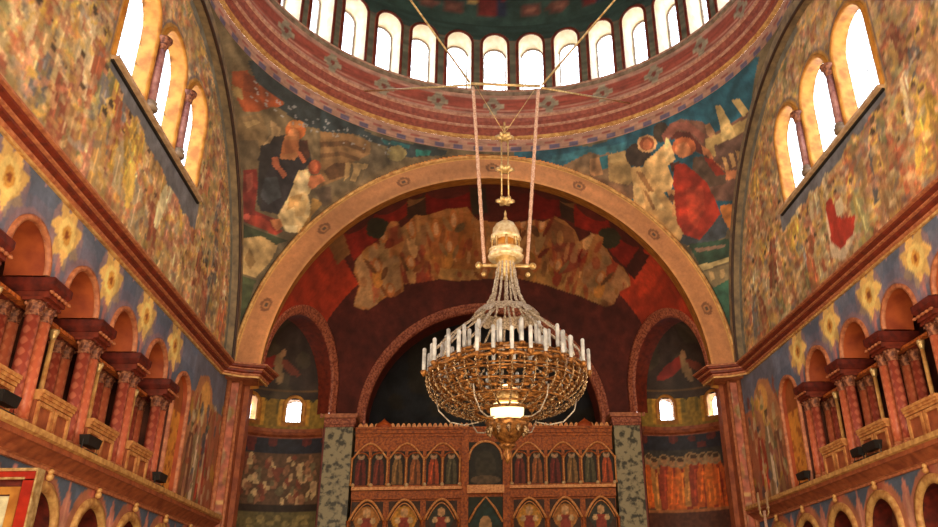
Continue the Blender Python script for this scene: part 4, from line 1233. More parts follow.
def open_trim(o, name, wd, m, z0, n=40, depth=.5, sofm=None):
    path = arch_path(0, o['zs'], o['r'], z0, n)
    secs, sof = [], []
    for (s_, z), (ns, nz) in path:
        sec = []
        for k, lift in ((0, .0), (0, .07), (.3, .1), (.5, .06), (.7, .1), (1, .07), (1, -.02)):
            a, b = s_ + ns * wd * k, z + nz * wd * k
            t = hit(o, a, b) - lift
            q = o['mid'] + o['d'] * a + o['n'] * t
            sec.append((q[0], q[1], b))
        secs.append(sec)
        t = hit(o, s_, z)
        row = []
        for dd in (t - .02, t + depth * .5, max(t, 0) + depth):
            q = o['mid'] + o['d'] * s_ + o['n'] * dd
            row.append((q[0], q[1], z))
        sof.append(row)
    mb = MB(); mb.loft(secs)
    struct(mb.build(name, m, smooth=True))
    mb = MB(); mb.loft(sof)
    struct(mb.build('arch_soffit', sofm or REDM, smooth=True))


ARCHP = mat('rose_patterned_archivolt', (184, 108, 76), (124, 56, 40), 14, .6, 0, .4, lo=.42, hi=.58)
open_trim(OL, 'trim_19', .3, ARCHP, 8.2)
open_trim(OR, 'trim_20', .3, ARCHP, 8.2)
open_trim(OC, 'trim_21', .3, ARCHP, 8.2, 60, 1.0)

# side conches
ORANGE = [C255(206, 106, 40), C255(196, 92, 34), C255(180, 120, 60), C255(150, 60, 36)]
def conch(o, side):
    c0 = o['mid'] + o['n'] * .12
    r = o['r'] + .02
    base = math.atan2(o['n'][0], o['n'][1])        # azimuth of the normal
    wins = [math.radians(a) for a in ((-6, -45.5) if side < 0 else (4, 50))]
    ZB0, ZB1, WR = 7.98, 8.52, .245
    def fn(u, v):
        return c0[0] + r * np.sin(base + u), c0[1] + r * np.cos(base + u), v
    def wmask(cu, cv, P):
        k = np.ones(len(cu), bool)
        for a in wins:
            k &= ~in_arch(((base + cu) - a) * r, cv, 0, ZB1, WR, ZB0)
        return k
    def wp(u, v, P):
        s_ = (base + u) * r
        v0 = v
        v = v - .2
        p = Paint(s_, v, C255(150, 116, 46))
        p.fill((v > 7.45) & (v < 9.0), C255(142, 112, 44))
        ph = (s_ / .5) % 1
        p.fill((v > 8.55 + .12 * np.sin(ph * 2 * PI)) & (v < 8.95), C255(60, 54, 40))
        p.fill((abs(ph - .5) < .12) & (v > 8.0) & (v < 8.5), C255(110, 92, 40))
        for a in wins:
            d = np.where(v0 > ZB1, np.hypot(s_ - a * r, v0 - ZB1), abs(s_ - a * r))
            p.fill((d < .52) & (v > 7.6), C255(190, 140, 50))
            p.fill((d < .40) & (v > 7.6), C255(160, 104, 40))
        p.fill(v > 8.95, C255(54, 42, 36))
        p.fill(v < 7.5, C255(138, 76, 52))
        p.fill((v < 7.22), C255(40, 40, 50))
        p.fill((v < 7.2) & (v > 6.75) & (vnoise(s_, v, .35, 3) > .6), C255(96, 40, 36))
        p.fill(v < 6.7, C255(96, 70, 50))
        rr = random.Random(9 + side)
        a0, a1 = (base - 1.5) * r, (base + 1.5) * r
        if side < 0:
            for k in range(240):
                p.ell(rr.uniform(a0, a1), rr.uniform(5.15, 6.6), rr.uniform(.05, .13), rr.uniform(.07, .2), [C255(186, 150, 110), C255(150, 104, 74), C255(196, 166, 120), C255(126, 66, 48), C255(112, 98, 70)][rr.randrange(5)], rr.uniform(-.5, .5))
            p.fill((v < 5.1) & (v > 4.85), C255(50, 36, 28))
            p.fill(v < 4.85, C255(104, 92, 56))
            for k in range(60):
                p.ell(rr.uniform(a0, a1), rr.uniform(4.1, 4.7), .12, .09, C255(150, 130, 80), 0, .8)
        else:
            p.fill((v < 6.7) & (v > 6.1), C255(56, 50, 46))
            for k in range(30):
                a = a0 + (a1 - a0) * (k + rr.uniform(-.2, .2)) / 30
                p.figure(a, 4.75 + rr.uniform(-.05, .1), 1.75, ORANGE[rr.randrange(4)], C255(170, 120, 80), C255(150, 120, 84), rr.uniform(-.12, .05), C255(140, 50, 28))
            p.fill((v < 4.75) & (v > 4.62), C255(170, 104, 60))
            p.fill(v < 4.62, C255(90, 50, 36))
        p.dapple(.08, .35, 5)
        return p.C
    struct(grid('wall_apse', fn, np.linspace(-PI / 2, PI / 2, 170), np.arange(0.0, o['zs'] + .04, .045), FRESCO_FINE, wp, wmask))
    def fs(u, v):
        return c0[0] + r * np.cos(v) * np.sin(base + u), c0[1] + r * np.cos(v) * np.cos(base + u), o['zs'] + r * np.sin(v)
    def cpnt(u, v, P):
        p = Paint(u * r, P[:, 2], C255(62, 48, 42))
        p.fill(vnoise(u * r, P[:, 2], .7, 7) > .6, C255(74, 62, 48))
        p.fill(np.abs(P[:, 2] - 9.0) < .05, C255(110, 80, 46))
        for q in ((-1.6, .3) if side > 0 else (1.5, -.4)):
            p.ell(q - .45, 9.75, .7, .2, C255(136, 44, 36), .5)
            p.ell(q + .5, 9.75, .45, .14, C255(128, 62, 46), -.5)
            p.ell(q + .1, 9.7, .16, .5, C255(146, 116, 82), .3)
            p.ell(q + .12, 10.15, .12, .13, C255(166, 124, 88))
        p.dapple(.3, .4, 3)
        return p.C
    struct(grid('conch_vault', fs, np.linspace(-PI / 2, PI / 2, 90), np.linspace(0, PI / 2, 60), FRESCO_FINE, cpnt))
    # ledge
    mb = MB()
    mb.loft([[(c0[0] + (r - o_) * sin(base + a), c0[1] + (r - o_) * cos(base + a), z) for o_, z in ((0, 7.44), (.1, 7.5), (.14, 7.58), (.17, 7.58), (.17, 7.68), (0, 7.7))] for a in [-PI / 2 + PI * i / 40 for i in range(41)]])
    struct(mb.build('trim_22', BROWNM))
    for i, a in enumerate(wins):
        wn = empty('window_%d' % (6 + i), (0, 0, 0), kind='structure')
        A = arch_path(0, ZB1, WR + .01, ZB0, 12)
        def at(s_, z, rr): 
            q = a + s_ / r
            return (c0[0] + rr * sin(q), c0[1] + rr * cos(q), z)
        mb = MB(); mb.loft([[at(p[0], p[1], r - .02), at(p[0] * .92, p[1] - (p[1] > ZB1) * .03, r + .4)] for p, _ in A]); mb.build('window_reveal', GOLDP, wn, True)
        mb = MB(); mb.loft([[at(p[0], p[1], r), at(p[0], p[1], r - .05), at(p[0] + nn[0] * .1, p[1] + nn[1] * .1, r - .05), at(p[0] + nn[0] * .1, p[1] + nn[1] * .1, r)] for p, nn in A]); mb.build('window_archivolt', GOLDP, wn, True)
        mb = MB(); mb.loft([[at(p[0], p[1], r + .3) for p, _ in A], [at(p[0], p[1], r + .32) for p, _ in A]], cu=True, caps=True); mb.build('glass', GLASS, wn)


conch(OL, -1)
conch(OR, 1)

# sanctuary behind the iconostasis
def sanct(u, v, P):
    X, Z = P[:, 0], P[:, 2]
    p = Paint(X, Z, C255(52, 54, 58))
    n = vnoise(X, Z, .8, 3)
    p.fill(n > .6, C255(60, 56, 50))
    p.ell(0, 10.4, 1.3, .9, C255(74, 56, 44), 0, .7)
    for k in (-3.0, -1.8, 1.8, 3.0):
        p.figure(k, 7.3, 1.9, C255(84, 60, 44), C255(110, 84, 60), C255(100, 80, 50))
    p.dapple(.3, .4, 6)
    return p.C


struct(grid('wall_sanctuary', lambda u, v: (4.6 * np.sin(u), 31 + 4.6 * np.cos(u), v), np.linspace(-PI / 2, PI / 2, 90), np.arange(0, 8.25, .1), FRESCO_FINE, sanct))
struct(grid('sanctuary_vault', lambda u, v: (4.6 * np.cos(v) * np.sin(u), 31 + 4.6 * np.cos(v) * np.cos(u), 8.2 + 4.6 * np.sin(v)), np.linspace(-PI / 2, PI / 2, 90), np.linspace(0, PI / 2, 60), FRESCO_FINE, sanct))
mb = MB()
mb.loft([[(4.6 * cos(a), 29.6, 8.2 + 4.6 * sin(a)), (4.6 * cos(a), 31.02, 8.2 + 4.6 * sin(a))] for a in [PI * i / 40 for i in range(41)]])
mb.bb(-4.7, -4.6, 29.4, 31, 0, 8.2); mb.bb(4.6, 4.7, 29.4, 31, 0, 8.2)
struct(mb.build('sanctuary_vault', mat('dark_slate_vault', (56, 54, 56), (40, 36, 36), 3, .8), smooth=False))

# ------------------------------------------------------------------ things
# marble pillars between the apse arches
for side, wh in ((-1, 'left'), (1, 'right')):
    t = empty('marble_pillar', (side * 5.0, 28.9, 0), 'tall square green mottled marble pillar with rose capital on the %s of the icon screen' % wh, 'pillar', 'marble pillars of the apse')
    MB().bb(side * 4.5, side * 5.42, 28.6, 29.6, .5, 7.8).build('shaft', GREENMARB, t)
    MB().bb(side * 4.44, side * 5.5, 28.5, 29.65, 0, .5).build('base', STONEG, t)
    MB().bb(side * 4.46, side * 5.46, 28.54, 29.6, 7.8, 7.88).bb(side * 4.42, side * 5.5, 28.48, 29.6, 7.88, 8.08).build('capital', ARCHP, t)
    MB().bb(side * 4.36, side * 5.6, 28.38, 29.6, 8.08, 8.22).build('abacus', PINKM, t)
    MB().bb(side * 5.42, side * 5.75, 28.58, 29.2, 0, 8.08).build('side_pilaster', mat('dark_rose_pilaster', (130, 62, 48), (96, 40, 34), 5), t)
    MB().tube([(side * 5.52, 28.5, 0), (side * 5.52, 28.5, 8.08)], .06, 8).build('edge_shaft', REDM, t, True)

# gallery columns: one of each kind, then copies
def make_column(m, r=.11, h=2.0):
    t = empty('gallery_column', (0, 0, 0))
    MB().box((0, 0, .04), (r * 2.7, r * 2.7, .08)).lathe([(r * 1.3, .08), (r * 1.35, .11), (r * 1.1, .15), (r * 1.2, .18), (r, .21)], (0, 0, 0), 16).build('base', PINKM, t, False)
    MB().lathe([(r, .2), (r * 1.02, .5), (r * .95, h - .27)], (0, 0, 0), 16).build('shaft', m, t, True)
    mb = MB().lathe([(r * .95, h - .28), (r * 1.12, h - .26), (r * 1.0, h - .24), (r * 1.12, h - .14), (r * 1.33, h - .05)], (0, 0, 0), 16, fr=lambda a, z: 1 + .08 * cos(8 * a))
    for k in range(4):
        a = PI / 4 + k * PI / 2
        mb.ball((r * 1.3 * cos(a), r * 1.3 * sin(a), h - .09), r * .28)
    mb.build('capital', CAPM, t, True)
    MB().box((0, 0, h - .025), (r * 2.8, r * 2.8, .05)).build('abacus', REDM, t)
    return t


colA, colB = make_column(TWRED), make_column(TWDARK)
firstA = firstB = True
def put_col(which, loc, label, group):
    global firstA, firstB
    if which == 0:
        o = colA if firstA else copy_tree(colA); firstA = False
    else:
        o = colB if firstB else copy_tree(colB); firstB = False
    o.location = loc
    tag(o, label, 'column', group)


PARG = mat('ochre_painted_wood', (212, 156, 92), (168, 100, 54), 8, .5)


def make_parapet(wd, side):
    t = empty('parapet_panel', (0, 0, 0))
    s = -side
    MB().bb(side * .04, side * .14, -wd / 2, wd / 2, 0, .56).build('panel', BROWNM, t)
    MB().bb(side * .0, side * .16, -wd / 2, wd / 2, .56, .61).bb(side * -.03, side * .17, -wd / 2, wd / 2, .61, .66).bb(side * -.05, side * .18, -wd / 2, wd / 2, .66, .72).build('rail', PARG, t)
    for c in (-wd / 4, wd / 4):
        q = wd / 4 - .04
        path = [(c - q, .06), (c + q, .06), (c + q, .54), (c - q, .54)]
        inner = [(c - q + .06, .12), (c + q - .06, .12), (c + q - .06, .48), (c - q + .06, .48)]
        mb = MB()
        mb.loft([[(side * .04, a[0], a[1]), (side * .0, a[0], a[1]), (side * .0, b[0], b[1]), (side * .04, b[0], b[1])] for a, b in zip(path, inner)], cv=True)
        mb.build('panel_frame', PARG, t)
    return t


def make_impost(wd, side):
    t = empty('impost_block', (0, 0, 0))
    MB().box((side * .3, 0, .05), (.8, wd - .16, .1)).build('lower_slab', REDM, t)
    MB().loft([[(side * (-.12 - e), -(wd / 2 - .06 + e), z), (side * (-.12 - e), (wd / 2 - .06 + e), z), (side * .74, (wd / 2 - .06 + e), z), (side * .74, -(wd / 2 - .06 + e), z)] for e, z in ((-.04, .1), (-.02, .12), (.03, .2), (.03, .32))], cu=True, caps=True).build('upper_slab', DKRED, t)
    mb = MB()
    nn = int(wd / .12) * 8
    mb.tube([(side * -.14, -wd / 2 + wd * i / nn, .08) for i in range(nn + 1)], [.012 + .02 * abs(sin(PI * i / 8)) for i in range(nn + 1)], 6)
    mb.build('bead_row', PINKM, t, True)
    return t


def make_slim():
    t = empty('slender_colonnette', (0, 0, 0))
    MB().lathe([(.075, 0), (.075, .05), (.05, .08), (.045, .12)], (0, 0, 0), 12).build('base', GILTP, t, True)
    MB().lathe([(.045, .1), (.04, 1.78)], (0, 0, 0), 12).build('shaft', mat('ivory_marble', (226, 180, 110), (180, 120, 60), 6), t, True)
    MB().lathe([(.04, 1.75), (.055, 1.8), (.08, 1.89), (.08, 1.93)], (0, 0, 0), 12).build('capital', GILTP, t, True)
    return t


slim0 = make_slim(); slim_first = True
ORD = ['first', 'second', 'third', 'fourth', 'fifth', 'sixth', 'seventh']
for side, wh in ((-1, 'left'), (1, 'right')):
    x = side * W
    cs = BAYS[side]
    bay = cs[1] - cs[0]
    piers = [c - bay / 2 for c in cs] + [cs[-1] + bay / 2]
    # last pier is narrower than the bay: stands at the end of the arcade
    piers[-1] = cs[-1] + bay / 2 - .02
    par0 = make_parapet(bay - .73, side)
    imp0 = make_impost(bay - 1.24, side)
    fp = fi = True
    for k, y in enumerate(reversed(piers)):
        if y < 9.5: continue
        name = ORD[k]
        for (dx, dy, kind, w1) in ((.12, .18, 0, 'front column, apse side'), (.12, -.18, 1, 'front column, viewer side'), (.6, .18, 0, 'rear column, apse side'), (.6, -.18, 1, 'rear column, viewer side')):
            put_col(kind, (x + side * dx, y + dy, ZLEDGE), '%s %s, of the %s cluster from the apse, %s gallery' % ('patterned red' if kind == 0 else 'darker red', w1, name, wh), 'columns of the %s gallery' % wh)
        o = imp0 if fi else copy_tree(imp0); fi = False
        o.location = (x, y, ZLEDGE + 2.0)
        tag(o, 'dark red beaded stone block over the %s column cluster from the apse, %s gallery' % (name, wh), 'stone block', 'blocks over the %s gallery columns' % wh)
    for k, c in enumerate(reversed(cs)):
        o = par0 if fp else copy_tree(par0); fp = False
        o.location = (x, c, ZLEDGE)
        tag(o, 'gallery parapet with two gilt-framed squares, %s bay from the apse, %s wall' % (ORD[k], wh), 'parapet', 'parapets of the %s gallery' % wh)
        o = slim0 if slim_first else copy_tree(slim0); slim_first = False
        o.location = (x + side * .36, c + .1, ZLEDGE)
        tag(o, 'slender ivory colonnette behind the parapet of the %s bay from the apse, %s gallery' % (ORD[k], wh), 'colonnette', 'ivory colonnettes of the %s gallery' % wh)
    # timber rail beam that the slender colonnettes carry
    o = MB().bb(x + side * .3, x + side * .42, piers[1] - .9, piers[-1] - .3, ZLEDGE + 1.93, ZLEDGE + 1.99).build('rail_beam', WOOD)
    tag(o, 'thin dark wooden beam running over the ivory colonnettes of the %s gallery' % wh, 'beam')

# floodlights on the ledges
def floodlight(loc, side, label, rz=0.0, sc=1.0):
    t = empty('floodlight', (0, 0, 0), label, 'floodlight', 'black floodlights on the ledges')
    MB().box((0, 0, .03), (.12, .4 * sc, .06)).build('base', BLACK, t)
    mb = MB().tube([(0, -.26 * sc, .22), (0, -.26 * sc, .05), (0, .26 * sc, .05), (0, .26 * sc, .22)], .014, 6)
    mb.build('bracket', BLACK, t)
    mb = MB()
    mb.loft([[(a * .07, b * sc * .2, z) for a, b in ((-1, -1), (1, -1), (1, 1), (-1, 1))] for z in (.14,)] + [[(a * .085, b * sc * .24, .3) for a, b in ((-1, -1), (1, -1), (1, 1), (-1, 1))]], cu=True, caps=True)
    mb.build('housing', BLACK, t)
    MB().box((0, 0, .305), (.13, .4 * sc, .012)).build('lens', mat('dark_lens_glass', (60, 56, 50), (40, 38, 36), 3, .15), t)
    t.location = loc
    t.rotation_euler.z = rz
    return t


floodlight((-7.29, 12.0, ZLEDGE), -1, 'black floodlight on the left ledge at the edge of the photo, nearest the viewer', 0, 1.1)
floodlight((-7.29, 15.0, ZLEDGE), -1, 'black floodlight on the left ledge below the twisted columns, middle of three', 0, 1.2)
floodlight((-7.29, 18.75, ZLEDGE), -1, 'black floodlight on the left ledge below the gold niche, farthest of three', 0, 1.1)
floodlight((7.29, 16.0, ZLEDGE), 1, 'black floodlight on the right ledge, larger and nearer of two side by side', 0, 1.2)
floodlight((7.29, 16.65, ZLEDGE), 1, 'small black floodlight on the right ledge, just beyond the larger one', 0, .8)
floodlight((7.29, 19.6, ZLEDGE), 1, 'black floodlight on the right ledge below the gold niche, farthest one', 0, 1.1)
def spot(name, loc, target, power, col, ang=1.6):
    l = bpy.data.lights.new(name, 'SPOT')
    l.energy = power; l.color = col; l.spot_size = ang; l.spot_blend = .8; l.shadow_soft_size = .3
    o = bpy.data.objects.new(name, l); COL.objects.link(o)
    o.location = loc
    o.rotation_euler = (Vector(target) - Vector(loc)).to_track_quat('-Z', 'Y').to_euler()
for sd in (-1, 1):
    for yy in (12.0, 15.5, 18.9):
        spot('floodlight_beam', (sd * 7.1, yy, 5.0), (-sd * 7.0, yy + .5, 12.5), 520, (1, .80, .52))

# framed icon standing at the left edge
t = empty('framed_icon', (-7.1, 12.3, 0), 'tall red and gold framed icon panel standing by the left wall at the photo corner', 'icon')
X0, X1, YF, ZF = -7.42, -6.74, 12.3, 3.72
MB().bb(X0, X1 - .02, YF, YF + .12, 0, ZF - .04).build('panel', DKRED, t)
MB().bb(X1 - .18, X1 - .02, YF - .06, YF, 0, ZF - .16).bb(X0, X1 - .02, YF - .06, YF, ZF - .14, ZF - .04).build('frame', mat('red_lacquer', (178, 42, 22), (140, 28, 16), 6, .35), t)
MB().bb(X0, X1, YF - .09, YF + .13, ZF - .04, ZF).bb(X0, X1 - .16, YF - .08, YF - .06, ZF - .15, ZF - .12).bb(X1 - .025, X1, YF - .08, YF + .13, 0, ZF - .04).build('gilt_fillet', GILTP, t)
MB().bb(X1 - .32, X1 - .2, YF - .03, YF, .8, ZF - .24).bb(X0, X1 - .32, YF - .03, YF, ZF - .34, ZF - .24).build('inner_border', GOLDP, t)
def icp(u, v, P):
    p = Paint(u, v, C255(120, 110, 80)); p.fill(u > -7.2, C255(204, 196, 160)); p.ell(-7.32, ZF - .7, .1, .2, C255(60, 56, 44)); p.dapple(.06, .3, 3); return p.C
grid('picture', lambda u, v: (u, u * 0 + YF - .02, v), np.arange(X0, X1 - .31, .03), np.arange(1, ZF - .33, .04), FRESCO_FINE, icp, None, t)

# pale candelabrum in the right corner
WAX = mat('ivory_wax', (214, 180, 140), (180, 140, 104), 5)
t = empty('candelabrum', (6.9, 21.5, 0), 'pale tall candelabrum standing in front of the right wall near the corner', 'candelabrum')
MB().lathe([(.3, 0), (.3, .06), (.12, .14), (.05, .3)], (6.9, 21.5, 0), 14).build('base', GILTP, t, True)
MB().lathe([(.05, .28), (.035, 2.0), (.05, 2.05), (.035, 2.1), (.04, 4.05)], (6.9, 21.5, 0), 10).build('pole', ROPE, t, True)
for k in range(4):
    a = 2 * PI * k / 4 + .5
    pts = [(6.9 + q * cos(a), 21.5 + q * sin(a), z) for q, z in ((.03, 3.9), (.1, 3.92), (.15, 4.0), (.15, 4.1))]
    o = MB().tube(pts, .02, 6).build('arm', GILTP, t, True)
    MB().lathe([(.045, 0), (.03, .03), (.024, .03), (.022, .4)], pts[-1], 8).build('candle', WAX, o, True)

# ------------------------------------------------------------------ iconostasis
t = empty('icon_screen', (0, 28.3, 0), 'carved red wooden icon screen with rows of saints filling the central apse arch', 'iconostasis')
YI = 28.4
MB().bb(-4.3, 4.3, YI + .12, YI + .4, -.24, 7.3).build('backing_wall', WOOD, t)
mb = MB()
for z0, z1, pr_ in ((7.2, 7.3, .05), (7.3, 7.42, .12), (7.42, 7.5, .18)): mb.bb(-4.3, 4.3, YI + .12 - pr_, YI + .4, z0, z1)
mb.build('top_cornice', WOOD, t)
for s in (-1, 1):
    nn = 84
    top = [(s * (.55 + 3.7 * i / nn), 7.53 + .15 * abs(sin(PI * i / 4)) ** .7) for i in range(nn + 1)]
    MB().loft([[(q[0], YI + .15, 7.5), (q[0], YI + .15, q[1]), (q[0], YI + .2, q[1]), (q[0], YI + .2, 7.5)] for q in top]).build('cresting', WOODL, t)
for s in (-1, 1):
    MB().lathe([(.3, 0), (.3, .04), (.26, .14), (.12, .24), (.04, .3), (.001, .36)], (s * 3.4, YI + .22, 7.5), 12).build('crest_dome', mat('amber_wood', (206, 100, 40), (160, 70, 30), 6), t, True)  # plain amber wood tone, no emission
    MB().loft([[(s * (4.05 + q), YI + .2 + e, z) for q, z in ((-.04, 7.5), (.06, 7.5), (.04, 8.2), (.0, 8.2))] for e in (0, .08)], cu=True, caps=True).build('crest_spire', ARCHP, t)

SAINT = [C255(170, 74, 36), C255(84, 78, 54), C255(136, 100, 56), C255(150, 88, 46), C255(110, 40, 30), C255(116, 50, 34)]
def icon_paint(c0, z0, h, robe, bgc=C255(44, 34, 26)):
    def f(u, v, P):
        p = Paint(u, v, bgc)
        p.figure(c0, z0, h, robe, C255(190, 140, 100), C255(160, 140, 110))
        p.dapple(.04, .3, 3)
        return p.C
    return f


for s in (-1, 1):
    for b in range(3):
        c = s * (1.42 + b * 1.18)
        # pointed double arch over a pair of saints
        mb = MB()
        P1 = []
        for k in range(13):
            tt = k / 12
            xx = -.56 + 1.12 * tt
            z = 6.45 + .52 * (1 - abs(2 * tt - 1) ** 1.7)
            P1.append((c + xx, YI + .02, z))
        mb.tube(P1, .035, 6)
        mb.build('pointed_arch', WOODL, t, True)
        for q in (-.29, .29):
            cc = c + q
            i = (b * 2 + (q > 0)) % 6
            robe = (SAINT if s < 0 else [SAINT[5], SAINT[3], SAINT[4], SAINT[2], SAINT[1], SAINT[0]])[i]
            grid('icon', lambda u, v: (u, u * 0 + YI + .1, v), np.linspace(cc - .24, cc + .24, 22), np.linspace(5.62, 6.72, 44), FRESCO_FINE, icon_paint(cc, 5.64, 1.02, robe), None, t)
            mb = MB()
            mb.tube([(cc + .24 * cos(PI - PI * k / 8), YI + .04, 6.48 + .18 * sin(PI * k / 8)) for k in range(9)], .028, 6)
            mb.build('icon_arch', WOOD, t, True)
        for q in (-.57, 0, .57):
            if q == .57 and b < 2 and s > 0: continue
            if q == -.57 and b < 2 and s < 0: continue
            MB().lathe([(.05, 0), (.05, .05), (.03, .08), (.03, .8), (.045, .84), (.055, .9)], (c + q, YI + .03, 5.6), 8).build('colonnette', WOODL, t, True)
    x0, x1 = (s * .78, s * 4.3)
    mb = MB(); mb.bb(x0, x1, YI - .12, YI + .12, 5.44, 5.54)
    mb.build('ledge', WOODL, t)
    KN = bpy.data.materials.get('pale_gilt_knob') or mat('pale_gilt_knob', (236, 206, 156), (206, 160, 110), 6, .4)
    for k in range(7):
        MB().ball((s * (.85 + k * .57), YI - .08, 5.6), .065).build('ledge_knob', KN, t, True)
    mb = MB(); mb.bb(x0, x1, YI - .02, YI + .12, 5.16, 5.42)
    mb.build('frieze', WOOD, t)
    for b in range(3):
        c = s * (1.42 + b * 1.18)
        mb = MB()
        for rr, wd in ((.54, .045), (.44, .02)):
            mb.tube([(c + rr * (2 * k / 16 - 1), YI, 4.5 + rr * 1.2 * (1 - abs(2 * k / 16 - 1) ** 1.8)) for k in range(17)], wd, 6)
        mb.build('round_arch', WOODL, t, True)
        def lp(u, v, P, c=c, b=b, s=s):
            p = Paint(u, v, C255(70, 46, 34))
            p.fill((u - c) ** 2 + (v - 4.55) ** 2 < .4 ** 2, [C255(60, 60, 52), C255(196, 138, 52), C255(176, 116, 56)][(b + (s > 0)) % 3])
            p.ell(c, 4.75, .12, .14, C255(206, 160, 110))
            p.poly([(c - .25, 3.4), (c + .25, 3.4), (c + .14, 4.6), (c - .14, 4.6)], C255(150, 60, 44))
            p.ell(c - .2, 4.5, .08, .1, C255(206, 170, 120)); p.ell(c + .2, 4.5, .08, .1, C255(206, 170, 120))
            p.dapple(.05, .4, 2)
            return p.C
        grid('icon', lambda u, v: (u, u * 0 + YI + .1, v), np.linspace(c - .5, c + .5, 36), np.linspace(3.3, 5.1, 60), FRESCO_FINE, lp, None, t)
        for q in (-.57, .57):
            MB().lathe([(.06, 0), (.06, .06), (.04, .1), (.04, 1.9), (.07, 2.0)], (c + q, YI + .02, 2.5), 8).build('colonnette', WOOD, t, True)
    MB().bb(s * .56, s * .8, YI - .06, YI + .14, 3.0, 7.3).build('centre_post', WOOD, t)
def cpaint(u, v, P):
    p = Paint(u, v, C255(46, 44, 36))
    p.ell(0, 6.2, .34, .5, C255(60, 56, 44)); p.ell(0, 5.75, .5, .15, C255(96, 80, 60))
    p.dapple(.1, .4, 3)
    return p.C
grid('centre_icon', lambda u, v: (u, u * 0 + YI + .08, v), np.linspace(-.56, .56, 40), np.linspace(5.6, 7.0, 50), FRESCO_FINE, cpaint, None, t)
MB().bb(-.6, .6, YI - .14, YI + .14, 5.3, 5.56).build('centre_ledge', WOODL, t)
mb = MB(); mb.tube([(.56 * cos(PI - PI * k / 12), YI + .02, 6.4 + .62 * sin(PI * k / 12)) for k in range(13)], .045, 6); mb.build('round_arch', WOODL, t, True)
def cp2(u, v, P):
    p = Paint(u, v, C255(44, 52, 42)); p.poly([(-.5, 4.3), (.5, 4.3), (0, 5.2)], C255(40, 62, 56)); p.ell(0, 4.3, .2, .3, C255(180, 140, 96)); p.dapple(.1, .4, 3); return p.C
grid('centre_icon', lambda u, v: (u, u * 0 + YI + .08, v), np.linspace(-.56, .56, 40), np.linspace(3.6, 5.2, 50), FRESCO_FINE, cp2, None, t)
mb = MB(); mb.tube([(-.55, YI + .02, 4.4), (-.3, YI + .02, 4.85), (0, YI + .02, 5.2), (.3, YI + .02, 4.85), (.55, YI + .02, 4.4)], .04, 6); mb.build('pointed_arch', WOODL, t, True)

t.location.z += .24
t.scale.x = 1.02

# ------------------------------------------------------------------ rods, cables and the chandelier
BX0, BX1, YB, ZB = -.78, .76, 16.0, 13.1
o = MB().tube([(BX0 - .05, YB, ZB), (BX1 + .05, YB, ZB)], .035, 8).build('pulley_bar', GILTP, None, True)
tag(o, 'short horizontal gilt bar under the dome from which the two chandelier ropes hang', 'bar')
RODS = [((BX0 - .09, YB + .06, ZB), (-4.13, 21.9, 16.9), 'thin gilt stay rod from the rope bar to the drum, far left'),
        ((BX1 + .09, YB + .06, ZB), (4.38, 21.7, 16.65), 'thin gilt stay rod from the rope bar to the drum, far right'),
        ((BX0 - .09, YB - .06, ZB), (-5.35, 11.25, 16.9), 'thin gilt stay rod rising to the top left of the photo'),
        ((BX1 + .09, YB - .06, ZB), (5.4, 11.3, 16.9), 'thin gilt stay rod rising to the top right of the photo')]
for a, b, lb in RODS:
    tag(MB().tube([a, b], .026, 6).build('stay_rod', GILTP, None, True), lb, 'rod', 'stay rods under the dome')
CX, CY = -.05, 16.0
for s, bx, wh in ((-1, BX0, 'left'), (1, BX1, 'right')):
    n = 40
    pts = [(bx + (CX + s * .455 - bx) * i / n, YB, ZB - .09 + (8.5 - ZB + .09) * i / n) for i in range(n + 1)]
    tag(MB().tube(pts, [.034 + (.009 if i % 2 else 0) for i in range(n + 1)], 8).build('chandelier_rope', ROPE, None, True), 'pale pink suspension rope on the %s of the chandelier' % wh, 'rope', 'ropes of the chandelier')
# central hanging ornament
t = empty('hanging_ornament', (CX, YB, 9.9), 'gilt pendant of two rods with three rosettes and a cross hanging between the ropes', 'ornament')
for s in (-1, 1): MB().tube([(CX + s * .075, YB, 11.6), (CX + s * .075, YB, 10.1)], .018, 6).build('rod', GILTP, t, True)
for zz in (11.65, 10.8, 10.0):
    mb = MB()
    mb.lathe([(.001, -.1), (.09, -.06), (.17, -.03), (.17, .03), (.09, .06), (.001, .1)], (CX, YB, zz), 24, fr=lambda a, z: 1 + .25 * cos(6 * a))
    mb.build('rosette', GILTP, t, True)
for bx in (BX0, BX1): MB().tube([(CX, YB, 11.75), (bx * .93, YB, ZB - .05)], .009, 5).build('wire', GILTP, t, True)
MB().loft([[(CX + a * .02 + 0, YB + b * .02, z) for a, b in ((-1, -1), (1, -1), (1, 1), (-1, 1))] for z in (11.7, 12.05)], cu=True, caps=True).box((CX, YB, 11.92), (.2, .04, .04)).build('cross', GILTP, t)

t = empty('chandelier', (CX, CY, 4.1), 'huge gilded crystal chandelier with white candle tubes hanging in the middle of the church', 'chandelier')
def P3(r, a, z): return (CX + r * cos(a), CY + r * sin(a), z)
c0 = (CX, CY, 0)
MB().tube([(CX - .52, CY, 7.74), (CX + .52, CY, 7.74)], .035, 8).ball((CX - .52, CY, 7.74), .07).ball((CX + .52, CY, 7.74), .07).ball((CX - .42, CY, 7.56), .05).ball((CX + .42, CY, 7.56), .05).build('rope_bar', GILTP, t, True)
